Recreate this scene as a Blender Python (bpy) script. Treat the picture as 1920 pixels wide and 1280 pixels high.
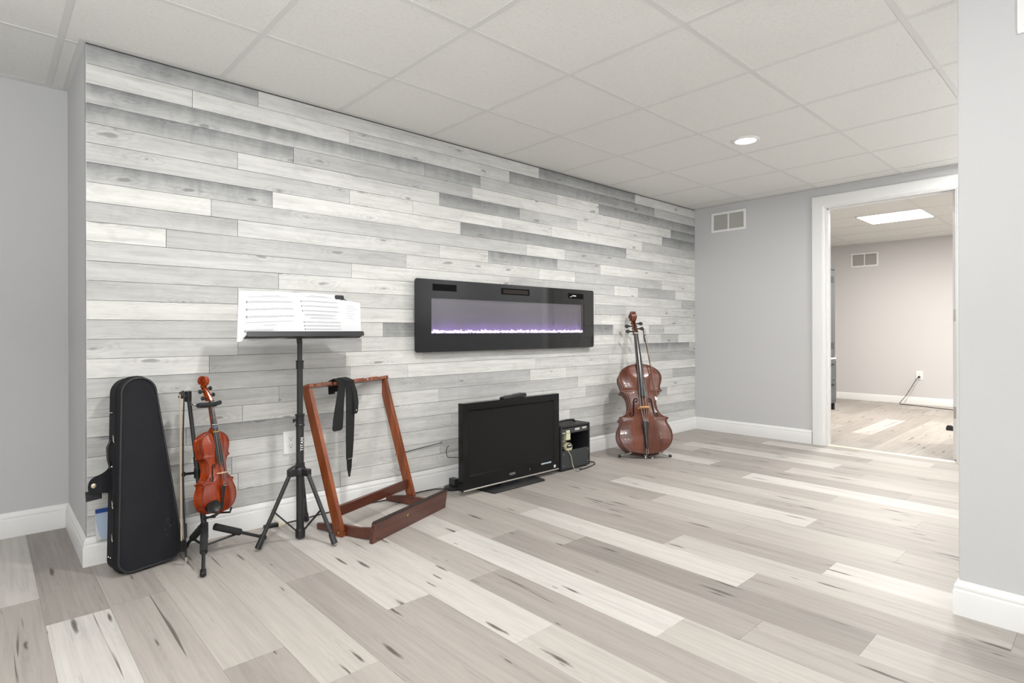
import bpy, math, random
from mathutils import Vector, Matrix
PI = math.pi
R = math.radians
for o in list(bpy.data.objects):
    bpy.data.objects.remove(o, do_unlink=True)
S = bpy.context.scene
COL = S.collection
S.view_settings.view_transform = 'Standard'
S.view_settings.look = 'None'
S.view_settings.gamma = 1.0
S.view_settings.use_curve_mapping = False
S.view_settings.exposure = 0.23

# ---------------------------------------------------------------- camera
HZ = 0.987
YAW = R(47.233)
cam_d = bpy.data.cameras.new('camera')
cam = bpy.data.objects.new('camera', cam_d)
COL.objects.link(cam)
cam.location = (0, 0, HZ)
cam_d.sensor_width = 36.0
cam_d.lens = 1072.24 / 1920 * 36.0
cam_d.shift_x = (960 - 958.33) / 1920
cam_d.shift_y = -(640 - 621.43) / 1920
cam_d.clip_start = 0.05
d_ = Vector((math.cos(YAW), math.sin(YAW), 0)); r_ = Vector((math.sin(YAW), -math.cos(YAW), 0)); u_ = Vector((0, 0, 1))
RO = R(-0.1486)
rr = r_ * math.cos(RO) + u_ * math.sin(RO); uu = -r_ * math.sin(RO) + u_ * math.cos(RO)
cam.rotation_euler = Matrix((rr, uu, -d_)).transposed().to_euler()
S.camera = cam

# ---------------------------------------------------------------- world, room lamps and added ceiling fill
W = bpy.data.worlds.new('world'); S.world = W; W.use_nodes = True
W.node_tree.nodes['Background'].inputs[0].default_value = (0.9, 0.95, 1, 1)
W.node_tree.nodes['Background'].inputs[1].default_value = 0.0
H = 2.2176                     # ceiling
AY = 2.998                     # plank wall plane
AX0, AX1 = 0.323, 5.319        # plank wall ends
LAMP_W = 13.0
LAMPS = [(1.18, 1.68, 1.5), (3.62, 1.68, 1.6), (1.18, 0.46, .2), (4.84, 0.46, 1.4), (-0.60, 0.46, 1.05), (1.18, -0.76, .15), (3.62, -0.76, .3),
         (1.18, -1.98, .4), (3.62, -1.98, .5)]
def area_lamp(name, loc, power, size, col, shape='DISK', size_y=None):
    l = bpy.data.lights.new(name, 'AREA'); l.shape = shape; l.size = size
    if size_y: l.size_y = size_y
    l.energy = power; l.color = col; l.spread = R(180)
    o = bpy.data.objects.new(name, l); COL.objects.link(o); o.location = loc
    return o
for (x, y, k) in LAMPS:
    area_lamp('downlight_lamp', (x, y, H - 0.012), LAMP_W * k, 0.10, (1.0, 0.995, 0.985))
for (x, y, p) in ((-0.9, 0.1, 78), (-0.9, -1.8, 66), (4.2, -1.4, 50), (7.6, -1.3, 20)):       # unseen fill lights, added to brighten the ceiling
    o = area_lamp('added_fill_light', (x, y, 1.02), p, 0.30, (0.985, 0.995, 1.0)); o.rotation_euler = (PI, 0, 0)
area_lamp('panel_lamp', (7.26, 1.72, H - 0.012), 60, 0.58, (1.0, 0.955, 0.895), 'SQUARE')
area_lamp('panel_lamp', (7.26, -0.7, H - 0.012), 45, 0.58, (1.0, 0.955, 0.895), 'SQUARE')

# ---------------------------------------------------------------- mesh helpers
class MB:
    def __init__(s): s.v = []; s.f = []; s.a = []
    def add(s, vs, fs, attr=None):
        n = len(s.v); s.v += [tuple(p) for p in vs]; s.f += [tuple(n + i for i in f) for f in fs]
        s.a += [attr] * len(fs); return s
    def box(s, c, d, M=None, attr=None):
        cx, cy, cz = c; a, b, e = d[0] / 2, d[1] / 2, d[2] / 2
        vs = [Vector((cx + i * a, cy + j * b, cz + k * e)) for i in (-1, 1) for j in (-1, 1) for k in (-1, 1)]
        if M: vs = [M @ v for v in vs]
        return s.add(vs, [(0, 1, 3, 2), (4, 6, 7, 5), (0, 4, 5, 1), (2, 3, 7, 6), (0, 2, 6, 4), (1, 5, 7, 3)], attr)
    def lim(s, x0, x1, y0, y1, z0, z1, M=None):
        return s.box(((x0 + x1) / 2, (y0 + y1) / 2, (z0 + z1) / 2), (x1 - x0, y1 - y0, z1 - z0), M)
    def tube(s, path, r, seg=12, caps=True, M=None, flat=1.0, up=None):
        P = [Vector(p) for p in path]; n = len(P)
        rs = r if isinstance(r, (list, tuple)) else [r] * n
        T = []
        for i in range(n):
            t = (P[min(i + 1, n - 1)] - P[max(i - 1, 0)])
            T.append(t.normalized() if t.length > 1e-9 else Vector((0, 0, 1)))
        a = Vector(up) if up else (Vector((0, 0, 1)) if abs(T[0].z) < .9 else Vector((1, 0, 0)))
        nrm = (a - T[0] * a.dot(T[0])).normalized()
        vs = []
        for i in range(n):
            if i:
                nrm = (nrm - T[i] * nrm.dot(T[i])).normalized()
            b = T[i].cross(nrm)
            for k in range(seg):
                an = 2 * PI * k / seg
                vs.append(P[i] + (nrm * math.cos(an) * flat + b * math.sin(an)) * rs[i])
        fs = [(i * seg + k, i * seg + (k + 1) % seg, (i + 1) * seg + (k + 1) % seg, (i + 1) * seg + k) for i in range(n - 1) for k in range(seg)]
        if caps:
            fs.append(tuple(range(seg - 1, -1, -1))); fs.append(tuple((n - 1) * seg + k for k in range(seg)))
        if M: vs = [M @ v for v in vs]
        return s.add(vs, fs)
    def cyl(s, p, q, r, seg=16, r2=None, M=None):
        return s.tube([p, q], [r, r if r2 is None else r2], seg, True, M)
    def lathe(s, prof, o=(0, 0, 0), ax=(0, 0, 1), seg=24, M=None):
        o = Vector(o); ax = Vector(ax).normalized()
        return s.tube_prof([o + ax * z for r, z in prof], [max(r, 1e-5) for r, z in prof], ax, seg, M)
    def tube_prof(s, P, rs, ax, seg, M=None):
        a = Vector((0, 0, 1)) if abs(ax.z) < .9 else Vector((1, 0, 0))
        nrm = (a - ax * a.dot(ax)).normalized(); b = ax.cross(nrm); n = len(P)
        vs = [P[i] + (nrm * math.cos(2 * PI * k / seg) + b * math.sin(2 * PI * k / seg)) * rs[i] for i in range(n) for k in range(seg)]
        fs = [(i * seg + k, i * seg + (k + 1) % seg, (i + 1) * seg + (k + 1) % seg, (i + 1) * seg + k) for i in range(n - 1) for k in range(seg)]
        fs.append(tuple(range(seg - 1, -1, -1))); fs.append(tuple((n - 1) * seg + k for k in range(seg)))
        if M: vs = [M @ v for v in vs]
        return s.add(vs, fs)
    def prism(s, out, z0, z1, M=None):
        n = len(out)
        vs = [Vector((x, y, z0)) for x, y in out] + [Vector((x, y, z1)) for x, y in out]
        if M: vs = [M @ v for v in vs]
        fs = [tuple(range(n - 1, -1, -1)), tuple(range(n, 2 * n))] + [(i, (i + 1) % n, n + (i + 1) % n, n + i) for i in range(n)]
        return s.add(vs, fs)
    def grid(s, fn, nu, nv, M=None):
        vs = [Vector(fn(i / nu, j / nv)) for j in range(nv + 1) for i in range(nu + 1)]
        if M: vs = [M @ v for v in vs]
        fs = [(j * (nu + 1) + i, j * (nu + 1) + i + 1, (j + 1) * (nu + 1) + i + 1, (j + 1) * (nu + 1) + i) for j in range(nv) for i in range(nu)]
        return s.add(vs, fs)
    def ball(s, c, r, seg=12, M=None):
        rx, ry, rz = r if isinstance(r, (tuple, list)) else (r, r, r)
        vs = []; nv = seg // 2
        for j in range(nv + 1):
            t = PI * j / nv; k_ = max(math.sin(t), 1e-4)
            for i in range(seg):
                p = 2 * PI * i / seg
                vs.append(Vector((c[0] + rx * k_ * math.cos(p), c[1] + ry * k_ * math.sin(p), c[2] + rz * math.cos(t))))
        if M: vs = [M @ v for v in vs]
        fs = [(j * seg + i, (j + 1) * seg + i, (j + 1) * seg + (i + 1) % seg, j * seg + (i + 1) % seg) for j in range(nv) for i in range(seg)]
        return s.add(vs, fs)
def mesh_obj(name, me, mat, parent=None):
    o = bpy.data.objects.new(name, me); COL.objects.link(o)
    if mat: me.materials.append(mat)
    if parent: o.parent = parent
    return o
def chain(o):
    M = o.matrix_basis.copy()
    while o.parent:
        o = o.parent; M = o.matrix_basis @ M
    return M
def build(name, mb, mat, parent=None, smooth=35, bevel=0, world=False, attrs=False, loc=None):
    me = bpy.data.meshes.new(name)
    vs = mb.v
    if world and parent:
        inv = chain(parent).inverted(); vs = [tuple(inv @ Vector(v)) for v in vs]
    if loc: vs = [(v[0] - loc[0], v[1] - loc[1], v[2] - loc[2]) for v in vs]
    me.from_pydata(vs, [], mb.f); me.update()
    import bmesh
    bm = bmesh.new(); bm.from_mesh(me)
    if attrs:
        pass
    else:
        bmesh.ops.remove_doubles(bm, verts=bm.verts, dist=1e-6)
        bmesh.ops.recalc_face_normals(bm, faces=bm.faces)
    bm.to_mesh(me); bm.free()
    if smooth:
        me.shade_smooth(); me.set_sharp_from_angle(angle=R(smooth))
    else: me.shade_flat()
    o = mesh_obj(name, me, mat, parent)
    if loc: o.location = loc
    if bevel:
        m = o.modifiers.new('bevel', 'BEVEL'); m.width = bevel; m.segments = 2; m.limit_method = 'ANGLE'; m.angle_limit = R(40)
    return o
def tag(o, label=None, cat=None, group=None, kind=None):
    if label: o['label'] = label
    if cat: o['category'] = cat
    if group: o['group'] = group
    if kind: o['kind'] = kind
    return o
def thing(name, label, cat, loc=(0, 0, 0), M=None, group=None):
    o = bpy.data.objects.new(name, None); COL.objects.link(o); o.empty_display_size = .05
    if M: o.matrix_basis = M
    else: o.location = loc
    return tag(o, label, cat, group)
def part(name, mb, mat, parent, **k): return build(name, mb, mat, parent, **k)
def frame(o, x, y, z):
    x, y, z = Vector(x).normalized(), Vector(y).normalized(), Vector(z).normalized()
    M = Matrix((x, y, z)).transposed().to_4x4(); M.translation = Vector(o); return M
def text_mesh(s, size, M, depth=0.0004, spacing=1.0, bold=0.0):
    cu = bpy.data.curves.new('t', 'FONT'); cu.body = s; cu.size = size; cu.extrude = depth; cu.align_x = 'CENTER'; cu.align_y = 'CENTER'
    cu.space_character = spacing; cu.offset = bold
    o = bpy.data.objects.new('t', cu); COL.objects.link(o)
    dg = bpy.context.evaluated_depsgraph_get(); me = o.evaluated_get(dg).to_mesh()
    mb = MB(); mb.add([M @ v.co for v in me.vertices], [tuple(p.vertices) for p in me.polygons])
    o.to_mesh_clear(); bpy.data.objects.remove(o, do_unlink=True); bpy.data.curves.remove(cu)
    return mb

# ---------------------------------------------------------------- materials
def srgb(r, g, b):
    f = lambda c: (c / 255 / 12.92) if c / 255 <= .04045 else ((c / 255 + .055) / 1.055) ** 2.4
    return (f(r), f(g), f(b), 1)
def nodes(m): return m.node_tree.nodes, m.node_tree.links
def mat(name, rgb, rough=.5, metal=0, spec=.5, bump=0, bscale=200, coat=0, var=0, vscale=8, emit=None, estr=0, stretch=None, rvar=0):
    m = bpy.data.materials.new(name); m.use_nodes = True
    N, L = nodes(m); b = N['Principled BSDF']
    b.inputs['Base Color'].default_value = srgb(*rgb); b.inputs['Roughness'].default_value = rough
    b.inputs['Metallic'].default_value = metal; b.inputs['Specular IOR Level'].default_value = spec
    if coat:
        b.inputs['Coat Weight'].default_value = coat; b.inputs['Coat Roughness'].default_value = .06
    if emit:
        b.inputs['Emission Color'].default_value = srgb(*emit); b.inputs['Emission Strength'].default_value = estr
    tc = N.new('ShaderNodeTexCoord'); mp = N.new('ShaderNodeMapping'); L.new(tc.outputs['Object'], mp.inputs[0])
    if stretch: mp.inputs['Scale'].default_value = stretch
    if bump:
        n = N.new('ShaderNodeTexNoise'); n.inputs['Scale'].default_value = bscale; n.inputs['Detail'].default_value = 3
        L.new(mp.outputs[0], n.inputs['Vector']); bp = N.new('ShaderNodeBump'); bp.inputs['Strength'].default_value = bump
        bp.inputs['Distance'].default_value = .002; L.new(n.outputs[0], bp.inputs['Height']); L.new(bp.outputs[0], b.inputs['Normal'])
    if var or rvar:
        n = N.new('ShaderNodeTexNoise'); n.inputs['Scale'].default_value = vscale; n.inputs['Detail'].default_value = 4
        L.new(mp.outputs[0], n.inputs['Vector'])
    if var:
        mx = N.new('ShaderNodeMix'); mx.data_type = 'RGBA'; c = srgb(*rgb)
        mx.inputs[6].default_value = tuple(min(1, k * (1 - var)) for k in c[:3]) + (1,)
        mx.inputs[7].default_value = tuple(min(1, k * (1 + var)) for k in c[:3]) + (1,)
        L.new(n.outputs[0], mx.inputs[0]); L.new(mx.outputs[2], b.inputs['Base Color'])
    if rvar:
        mr = N.new('ShaderNodeMapRange'); mr.inputs[3].default_value = rough - rvar; mr.inputs[4].default_value = rough + rvar
        L.new(n.outputs[0], mr.inputs[0]); L.new(mr.outputs[0], b.inputs['Roughness'])
    return m
def math_n(N, L, op, a, b=None, clamp=False):
    n = N.new('ShaderNodeMath'); n.operation = op; n.use_clamp = clamp
    for i, x in enumerate((a, b)):
        if x is None: continue
        if hasattr(x, 'is_linked'): L.new(x, n.inputs[i])
        else: n.inputs[i].default_value = x
    return n.outputs[0]
def ramp(N, L, src, stops):
    n = N.new('ShaderNodeValToRGB'); L.new(src, n.inputs[0]); e = n.color_ramp.elements
    e[0].position, e[0].color = stops[0]; e[1].position, e[1].color = stops[-1]
    for p, c in stops[1:-1]:
        k = e.new(p); k.color = c
    return n.outputs[0]
def g(v): return (v, v, v, 1)
def mix(N, L, fac, a, b, mode='MIX'):
    n = N.new('ShaderNodeMix'); n.data_type = 'RGBA'; n.blend_type = mode
    for i, x in ((0, fac), (6, a), (7, b)):
        if hasattr(x, 'is_linked'): L.new(x, n.inputs[i])
        else: n.inputs[i].default_value = x
    return n.outputs[2]

def wood_board_material(name, floor):
    """boards: uv = metres (along, across), colour attribute = (tone, seed, smoky)"""
    m = bpy.data.materials.new(name); m.use_nodes = True
    N, L = nodes(m); b = N['Principled BSDF']
    uv = N.new('ShaderNodeUVMap'); uv.uv_map = 'UVMap'
    at = N.new('ShaderNodeAttribute'); at.attribute_name = 'board'
    sa = N.new('ShaderNodeSeparateColor'); L.new(at.outputs['Color'], sa.inputs[0])
    tone, seed, smoky = sa.outputs
    sx = N.new('ShaderNodeSeparateXYZ'); L.new(uv.outputs[0], sx.inputs[0])
    def coord(sx_, sy_, k):
        cb = N.new('ShaderNodeCombineXYZ')
        L.new(math_n(N, L, 'MULTIPLY', sx.outputs[0], sx_), cb.inputs[0]); L.new(math_n(N, L, 'MULTIPLY', sx.outputs[1], sy_), cb.inputs[1])
        L.new(math_n(N, L, 'MULTIPLY', seed, k), cb.inputs[2]); return cb.outputs[0]
    def noise(v, sc, det=4, dist=0, rough=.55):
        n = N.new('ShaderNodeTexNoise'); n.inputs['Scale'].default_value = sc; n.inputs['Detail'].default_value = det
        n.inputs['Distortion'].default_value = dist; n.inputs['Roughness'].default_value = rough; L.new(v, n.inputs['Vector']); return n.outputs[0]
    grain = noise(coord(2.2, 55, 97), 1.0, 6, .35, .6)
    broad = noise(coord(1.3, 9, 41), 1.0, 3, .6)
    fine = noise(coord(9, 330, 13), 1.0, 3, .1)
    # knots / cracks: sparse stretched voronoi spots
    vo = N.new('ShaderNodeTexVoronoi'); vo.inputs['Scale'].default_value = 1.0
    vo.voronoi_dimensions = '2D'; wob = noise(coord(11, 30, 19), 1.0, 3, .3)
    cb2 = N.new('ShaderNodeCombineXYZ'); wb = math_n(N, L, 'MULTIPLY', math_n(N, L, 'SUBTRACT', wob, .5), .20 if floor else .30)
    L.new(math_n(N, L, 'ADD', math_n(N, L, 'ADD', math_n(N, L, 'MULTIPLY', sx.outputs[0], 1.9 if floor else 3.4), math_n(N, L, 'MULTIPLY', seed, 371)), wb), cb2.inputs[0])
    L.new(math_n(N, L, 'ADD', math_n(N, L, 'ADD', math_n(N, L, 'MULTIPLY', sx.outputs[1], 15 if floor else 11.0), math_n(N, L, 'MULTIPLY', seed, 173)), wb), cb2.inputs[1])
    L.new(cb2.outputs[0], vo.inputs['Vector'])
    pick = N.new('ShaderNodeSeparateColor'); L.new(vo.outputs['Color'], pick.inputs[0])
    ksz = math_n(N, L, 'MULTIPLY', math_n(N, L, 'ADD', math_n(N, L, 'MULTIPLY', pick.outputs[1], 1.1), .25), .125 if floor else .10)
    spot = math_n(N, L, 'SUBTRACT', 1.0, math_n(N, L, 'DIVIDE', vo.outputs['Distance'], ksz), True)
    spot = math_n(N, L, 'MULTIPLY', spot, 1.7, True)
    spot = math_n(N, L, 'MULTIPLY', math_n(N, L, 'POWER', spot, .9), math_n(N, L, 'GREATER_THAN', pick.outputs[0], .62 if floor else .68))
    halo = math_n(N, L, 'SUBTRACT', 1.0, math_n(N, L, 'DIVIDE', vo.outputs['Distance'], .55), True)
    halo = math_n(N, L, 'MULTIPLY', halo, math_n(N, L, 'GREATER_THAN', pick.outputs[0], .62 if floor else .68))
    # cathedral rings around knots
    wv = N.new('ShaderNodeMath'); wv.operation = 'SINE'
    L.new(math_n(N, L, 'ADD', math_n(N, L, 'MULTIPLY', vo.outputs['Distance'], 48), math_n(N, L, 'MULTIPLY', broad, 14)), wv.inputs[0])
    rings = math_n(N, L, 'MULTIPLY', math_n(N, L, 'MULTIPLY', wv.outputs[0], halo), .5)
    if floor:
        base = ramp(N, L, tone, [(0.0, srgb(126, 119, 113)), (0.35, srgb(160, 153, 147)), (0.6, srgb(178, 172, 165)), (1.0, srgb(200, 196, 191))])
        dark = srgb(66, 58, 52)
    else:
        base = ramp(N, L, tone, [(0.0, srgb(146, 147, 147)), (0.35, srgb(180, 181, 180)), (0.65, srgb(202, 202, 200)), (1.0, srgb(226, 226, 222))])
        dark = srgb(110, 110, 108)
    gv = ramp(N, L, grain, [(0.25, g(.80 if floor else .80)), (0.5, g(.97)), (0.75, g(1.06))])
    c = mix(N, L, 1.0 if not floor else .9, base, gv, 'MULTIPLY')
    bv = ramp(N, L, broad, [(0.3, g(.86)), (0.55, g(1.0)), (0.75, g(1.05))])
    c = mix(N, L, .8 if floor else .85, c, bv, 'MULTIPLY')
    fv = ramp(N, L, fine, [(0.35, g(.93)), (0.6, g(1.02))])
    c = mix(N, L, .6, c, fv, 'MULTIPLY')
    rv = ramp(N, L, math_n(N, L, 'ADD', rings, .5), [(0.0, g(.84 if not floor else .93)), (0.5, g(1.0)), (1.0, g(1.03))])
    c = mix(N, L, 1.0, c, rv, 'MULTIPLY')
    if not floor:
        mo_ = noise(coord(7, 20, 67), 1.0, 5, 1.2, .65)
        c = mix(N, L, 1.0, c, ramp(N, L, mo_, [(0.3, g(.88)), (0.5, g(1.0)), (0.7, g(1.04))]), 'MULTIPLY')
    if not floor:
        # smoky stain: darker towards the top edge of the board, ragged, fading down
        rag = noise(coord(16, 7, 29), 1.0, 4, .5)
        st = math_n(N, L, 'ADD', math_n(N, L, 'MULTIPLY', sx.outputs[1], 11.0), math_n(N, L, 'SUBTRACT', rag, .55))
        st = math_n(N, L, 'MULTIPLY', st, math_n(N, L, 'MULTIPLY', smoky, 1.15), True)
        c = mix(N, L, st, c, mix(N, L, 1.0, c, srgb(182, 184, 187), 'MULTIPLY'))
    c = mix(N, L, math_n(N, L, 'MULTIPLY', spot, .85 if floor else .6, True), c, dark)
    if floor:
        cr = noise(coord(1.6, 38, 53), 1.0, 2, .8)
        cm = ramp(N, L, cr, [(0.0, g(0)), (0.70, g(0)), (0.77, g(1))])
        c = mix(N, L, math_n(N, L, 'MULTIPLY', cm, .75), c, dark)
    L.new(c, b.inputs['Base Color'])
    b.inputs['Roughness'].default_value = .36 if floor else .62
    b.inputs['Specular IOR Level'].default_value = .42 if floor else .3
    if floor:
        L.new(ramp(N, L, grain, [(0.3, g(.52)), (0.7, g(.42))]), b.inputs['Roughness'])
    bp = N.new('ShaderNodeBump'); bp.inputs['Strength'].default_value = .12 if floor else .45; bp.inputs['Distance'].default_value = .001
    L.new(math_n(N, L, 'ADD', grain, math_n(N, L, 'MULTIPLY', fine, .6)), bp.inputs['Height']); L.new(bp.outputs[0], b.inputs['Normal'])
    return m

M_FLOOR = wood_board_material('floor_planks', True)
M_WALLB = wood_board_material('wall_boards', False)
M_PAINT = mat('grey_wall_paint', (200, 200, 201), .75, bump=.05, bscale=500, spec=.3)
M_PAINT2 = mat('pale_wall_paint', (208, 206, 206), .75, bump=.05, bscale=500, spec=.3)
M_TRIM = mat('white_trim_paint', (232, 232, 231), .35)
M_TBAR = mat('ceiling_grid_paint', (215, 215, 212), .5)
M_GAP = mat('dark_gap', (70, 70, 70), .9)
M_PLATE = mat('white_plastic', (236, 236, 235), .3)
M_SLOT = mat('dark_slot', (50, 48, 46), .6)
M_BLK = mat('black_powder_coat', (38, 39, 40), .42, bump=.15, bscale=900)
M_BLKS = mat('black_plastic', (30, 31, 32), .35)
M_FOAM = mat('black_foam', (36, 37, 38), .85, bump=.6, bscale=600)
M_GLOSS = mat('black_gloss', (10, 11, 12), .12, spec=.3)
M_CHROME = mat('chrome', (210, 210, 208), .18, metal=1)
M_BRASS = mat('brass', (205, 170, 95), .25, metal=1)
M_NYLON = mat('black_nylon_cloth', (33, 34, 38), .78, bump=.5, bscale=1400, var=.25, vscale=9, spec=.25)
M_NYLON2 = mat('black_piping', (38, 39, 42), .55)
M_PAPER = mat('white_paper', (206, 207, 209), .7)
M_PRINT = mat('grey_print', (160, 161, 165), .8)
M_PRINTD = mat('dark_print', (108, 110, 114), .8)
M_PAPERB = mat('pale_blue_band', (186, 194, 206), .8)
def stained_wood(name, c0, c1, c2, rough=.3, coat=.4, stretch=(60, 60, 4), scale=1.0):
    m = bpy.data.materials.new(name); m.use_nodes = True; N, L = nodes(m); b = N['Principled BSDF']
    tc = N.new('ShaderNodeTexCoord'); mp = N.new('ShaderNodeMapping'); mp.inputs['Scale'].default_value = stretch; L.new(tc.outputs['Object'], mp.inputs[0])
    n = N.new('ShaderNodeTexNoise'); n.inputs['Scale'].default_value = scale; n.inputs['Detail'].default_value = 5; n.inputs['Distortion'].default_value = .8; L.new(mp.outputs[0], n.inputs['Vector'])
    L.new(ramp(N, L, n.outputs[0], [(0.25, srgb(*c0)), (0.5, srgb(*c1)), (0.75, srgb(*c2))]), b.inputs['Base Color'])
    b.inputs['Roughness'].default_value = rough; b.inputs['Coat Weight'].default_value = coat; b.inputs['Coat Roughness'].default_value = .08
    return m

# ---------------------------------------------------------------- room shell
def boards_mesh(name, quads, mat_, parent=None, box=True):
    """quads: list of (corner O, along vec A, across vec B, out vec D(thickness), tone, seed, smoky)"""
    vs = []; fs = []; uvs = []; cols = []
    for (O, A, B, D, tone, seed, smoky) in quads:
        O, A, B, D = Vector(O), Vector(A), Vector(B), Vector(D); n = len(vs); la, lb, ld = A.length, B.length, D.length
        vs += [O, O + A, O + A + B, O + B, O + D, O + A + D, O + A + B + D, O + B + D]
        F = [((4, 5, 6, 7), [(0, 0), (la, 0), (la, lb), (0, lb)])]
        if box:
            F += [((0, 1, 5, 4), [(0, 0), (la, 0), (la, .001), (0, .001)]), ((3, 7, 6, 2), [(0, lb), (0, lb), (la, lb), (la, lb)]),
                  ((1, 2, 6, 5), [(la, 0), (la, lb), (la, lb), (la, 0)]), ((0, 4, 7, 3), [(0, 0), (0, 0), (0, lb), (0, lb)])]
        for f, uvf in F:
            fs.append(tuple(n + i for i in f)); uvs += uvf; cols += [(tone, seed, smoky, 1)] * 4
    me = bpy.data.meshes.new(name); me.from_pydata([tuple(v) for v in vs], [], fs); me.update()
    me.uv_layers.new(name='UVMap'); me.color_attributes.new('board', 'FLOAT_COLOR', 'CORNER')
    uvl = me.uv_layers['UVMap']; ca = me.color_attributes['board']
    for i in range(len(uvs)):
        uvl.data[i].uv = uvs[i]; ca.data[i].color = cols[i]
    me.shade_flat(); o = mesh_obj(name, me, mat_, parent); return o

random.seed(7)
# plank wall: per row (joint x, left tone, right tone)
TN = {'W': (1.0, .0), 'L': (.86, .1), 'L2': (.72, .15), 'M': (.66, .25), 'M2': (.50, .15), 'N': (.62, .5), 'S': (.50, 1.0), 'D': (.30, .75), 'G': (.45, .8)}
ROWS = {0: ['G', 1.03, 'L2', 3.06, 'D', 4.29, 'L'], 1: ['L', .73, 'L', 1.53, 'M', 2.76, 'D', 4.59, 'M'],
 2: ['S', 2.04, 'D', 2.49, 'M2', 3.26, 'L', 3.77, 'D', 4.9, 'D'], 3: ['S', 1.21, 'M2', 2.42, 'L', 4.06, 'L', 4.87, 'D'],
 4: ['M', .93, 'L', 2.15, 'D', 2.86, 'M', 3.49, 'L', 4.72, 'D'], 5: ['L2', 1.53, 'W', 1.95, 'W', 2.69, 'L', 3.2, 'W', 4.39, 'M'],
 6: ['S', 1.1, 'W', 2.32, 'D', 3.54, 'D', 4.15, 'W'], 7: ['W', .81, 'L2', 2.93, 'W', 3.35, 'M', 4.57, 'L'],
 8: ['N', .93, 'L', 2.15, 'W', 2.56, 'S', 3.26, 'M', 3.79, 'W'], 9: ['W', .62, 'M', 1.9, 'L', 3.06, 'W', 3.47, 'M', 4.71, 'W'],
 10: ['L2', 1.54, 'W', 2.76, 'L2', 3.98, 'W', 4.33, 'M2', 4.95, 'W'], 11: ['L2', 1.13, 'W', 2.0, 'W', 3.72, 'L', 5.06, 'M2'],
 12: ['M', .93, 'L', 2.0, 'L', 3.72, 'M', 4.14, 'L'], 13: ['W', .93, 'W', 1.95, 'L', 3.8, 'W', 4.7, 'L'],
 14: ['L2', 1.3, 'L', 1.74, 'D', 2.6, 'L', 3.7, 'D', 3.96, 'W', 4.5, 'M', 4.75, 'L'], 15: ['L2', .93, 'M2', 1.6, 'L', 3.7, 'W', 4.4, 'L', 4.7, 'M', 5.0, 'W'],
 16: ['W', .80, 'M', 1.5, 'W', 2.02, 'L', 3.9, 'L2', 4.35, 'S', 5.2, 'M'], 17: ['M', 1.53, 'L', 1.91, 'W', 3.02, 'L', 3.9, 'W', 4.5, 'M2'],
 18: ['M', 1.13, 'M', 2.3, 'M', 2.96, 'W', 3.36, 'L', 4.4, 'W'], 19: ['L', .95, 'L', 2.14, 'M', 3.5, 'W', 4.3, 'M', 4.6, 'L', 4.9, 'M2'],
 20: ['M', .7, 'N', 1.5, 'L', 2.6, 'L', 3.6, 'M', 4.6, 'L'], 21: ['L', 1.2, 'L2', 2.24, 'M', 3.1, 'L', 3.9, 'M2', 4.8, 'W'],
 22: ['M', .9, 'L', 2.4, 'W', 3.4, 'M', 4.3, 'L'], 23: ['L', .93, 'L', 2.15, 'M', 3.0, 'L', 4.1, 'M'],
 24: ['M', 1.47, 'W', 2.6, 'L', 3.6, 'M', 4.6, 'L'], 25: ['L', 1.1, 'M', 2.2, 'L', 3.6, 'M', 4.5, 'W']}
quads = []
for k in range(26):
    z1 = 2.2126 - .0836 * k; z0 = max(z1 - .0836, .02)
    row = ROWS[k]; xs = [AX0] + [row[i] for i in range(1, len(row), 2)] + [AX1]; ts = [row[i] for i in range(0, len(row), 2)]
    off = random.uniform(-.0006, .0006)
    for i, t in enumerate(ts):
        tn, sm = TN[t]; tn = min(1, max(0, tn + random.uniform(-.05, .05)))
        gx = .0007; jit = random.uniform(0, .0012)
        th = .010 + off + jit
        # wall front lies on y = AY; board runs +x, across is +z, out is -y
        quads.append(((xs[i] + (gx if i else 0), AY + .010, z0 + .0011), (xs[i + 1] - xs[i] - 2 * gx, 0, 0), (0, 0, z1 - z0 - .0018), (0, -th, 0), tn, random.random(), sm))
wall_acc = boards_mesh('wall_back', quads, M_WALLB); tag(wall_acc, kind='structure')
sub = MB(); sub.lim(AX0 + .001, AX1 + .12, AY + .0095, 3.80, 0, H + .05)
build('wall_panel_backing', sub, M_GAP, wall_acc)
b_ = MB(); b_.lim(AX0 - .0005, AX0 + .0015, AY - .0012, AY + .012, 0, H); b_.lim(AX0 - .0005, AX0 + .003, AY, 3.69, 0, H)
tag(build('wall_return', b_, M_PAINT, smooth=0), kind='structure')
b_ = MB(); b_.lim(-1.6, AX0, 3.678, 3.80, 0, H + .05)
tag(build('wall_recess', b_, M_PAINT, smooth=0), kind='structure')
b_ = MB(); b_.lim(-1.72, -1.6, -3.2, 3.8, 0, H + .05)
tag(build('wall_left', b_, M_PAINT, smooth=0), kind='structure')
b_ = MB(); b_.lim(-1.72, 5.44, -3.32, -3.2, 0, H + .05)
tag(build('wall_front', b_, M_PAINT, smooth=0), kind='structure')
# wall with the doorway: opening y .893..1.771, z 0..2.04
DY0, DY1, DZ = 0.875, 1.771, 2.04
b_ = MB(); b_.lim(AX1, AX1 + .12, DY1 + .012, 3.1, 0, H + .05); b_.lim(AX1, AX1 + .12, -3.2, DY0 - .012, 0, H + .05); b_.lim(AX1, AX1 + .12, DY0 - .012, DY1 + .012, DZ + .012, H + .05)
tag(build('wall_right', b_, M_PAINT, smooth=0), kind='structure')
# partition that closes the view on the right
PX = 2.497
b_ = MB(); b_.lim(PX, PX + .13, -3.2, .405, 0, H + .05)
tag(build('wall_partition', b_, M_PAINT, smooth=0, bevel=.004), kind='structure')
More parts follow.
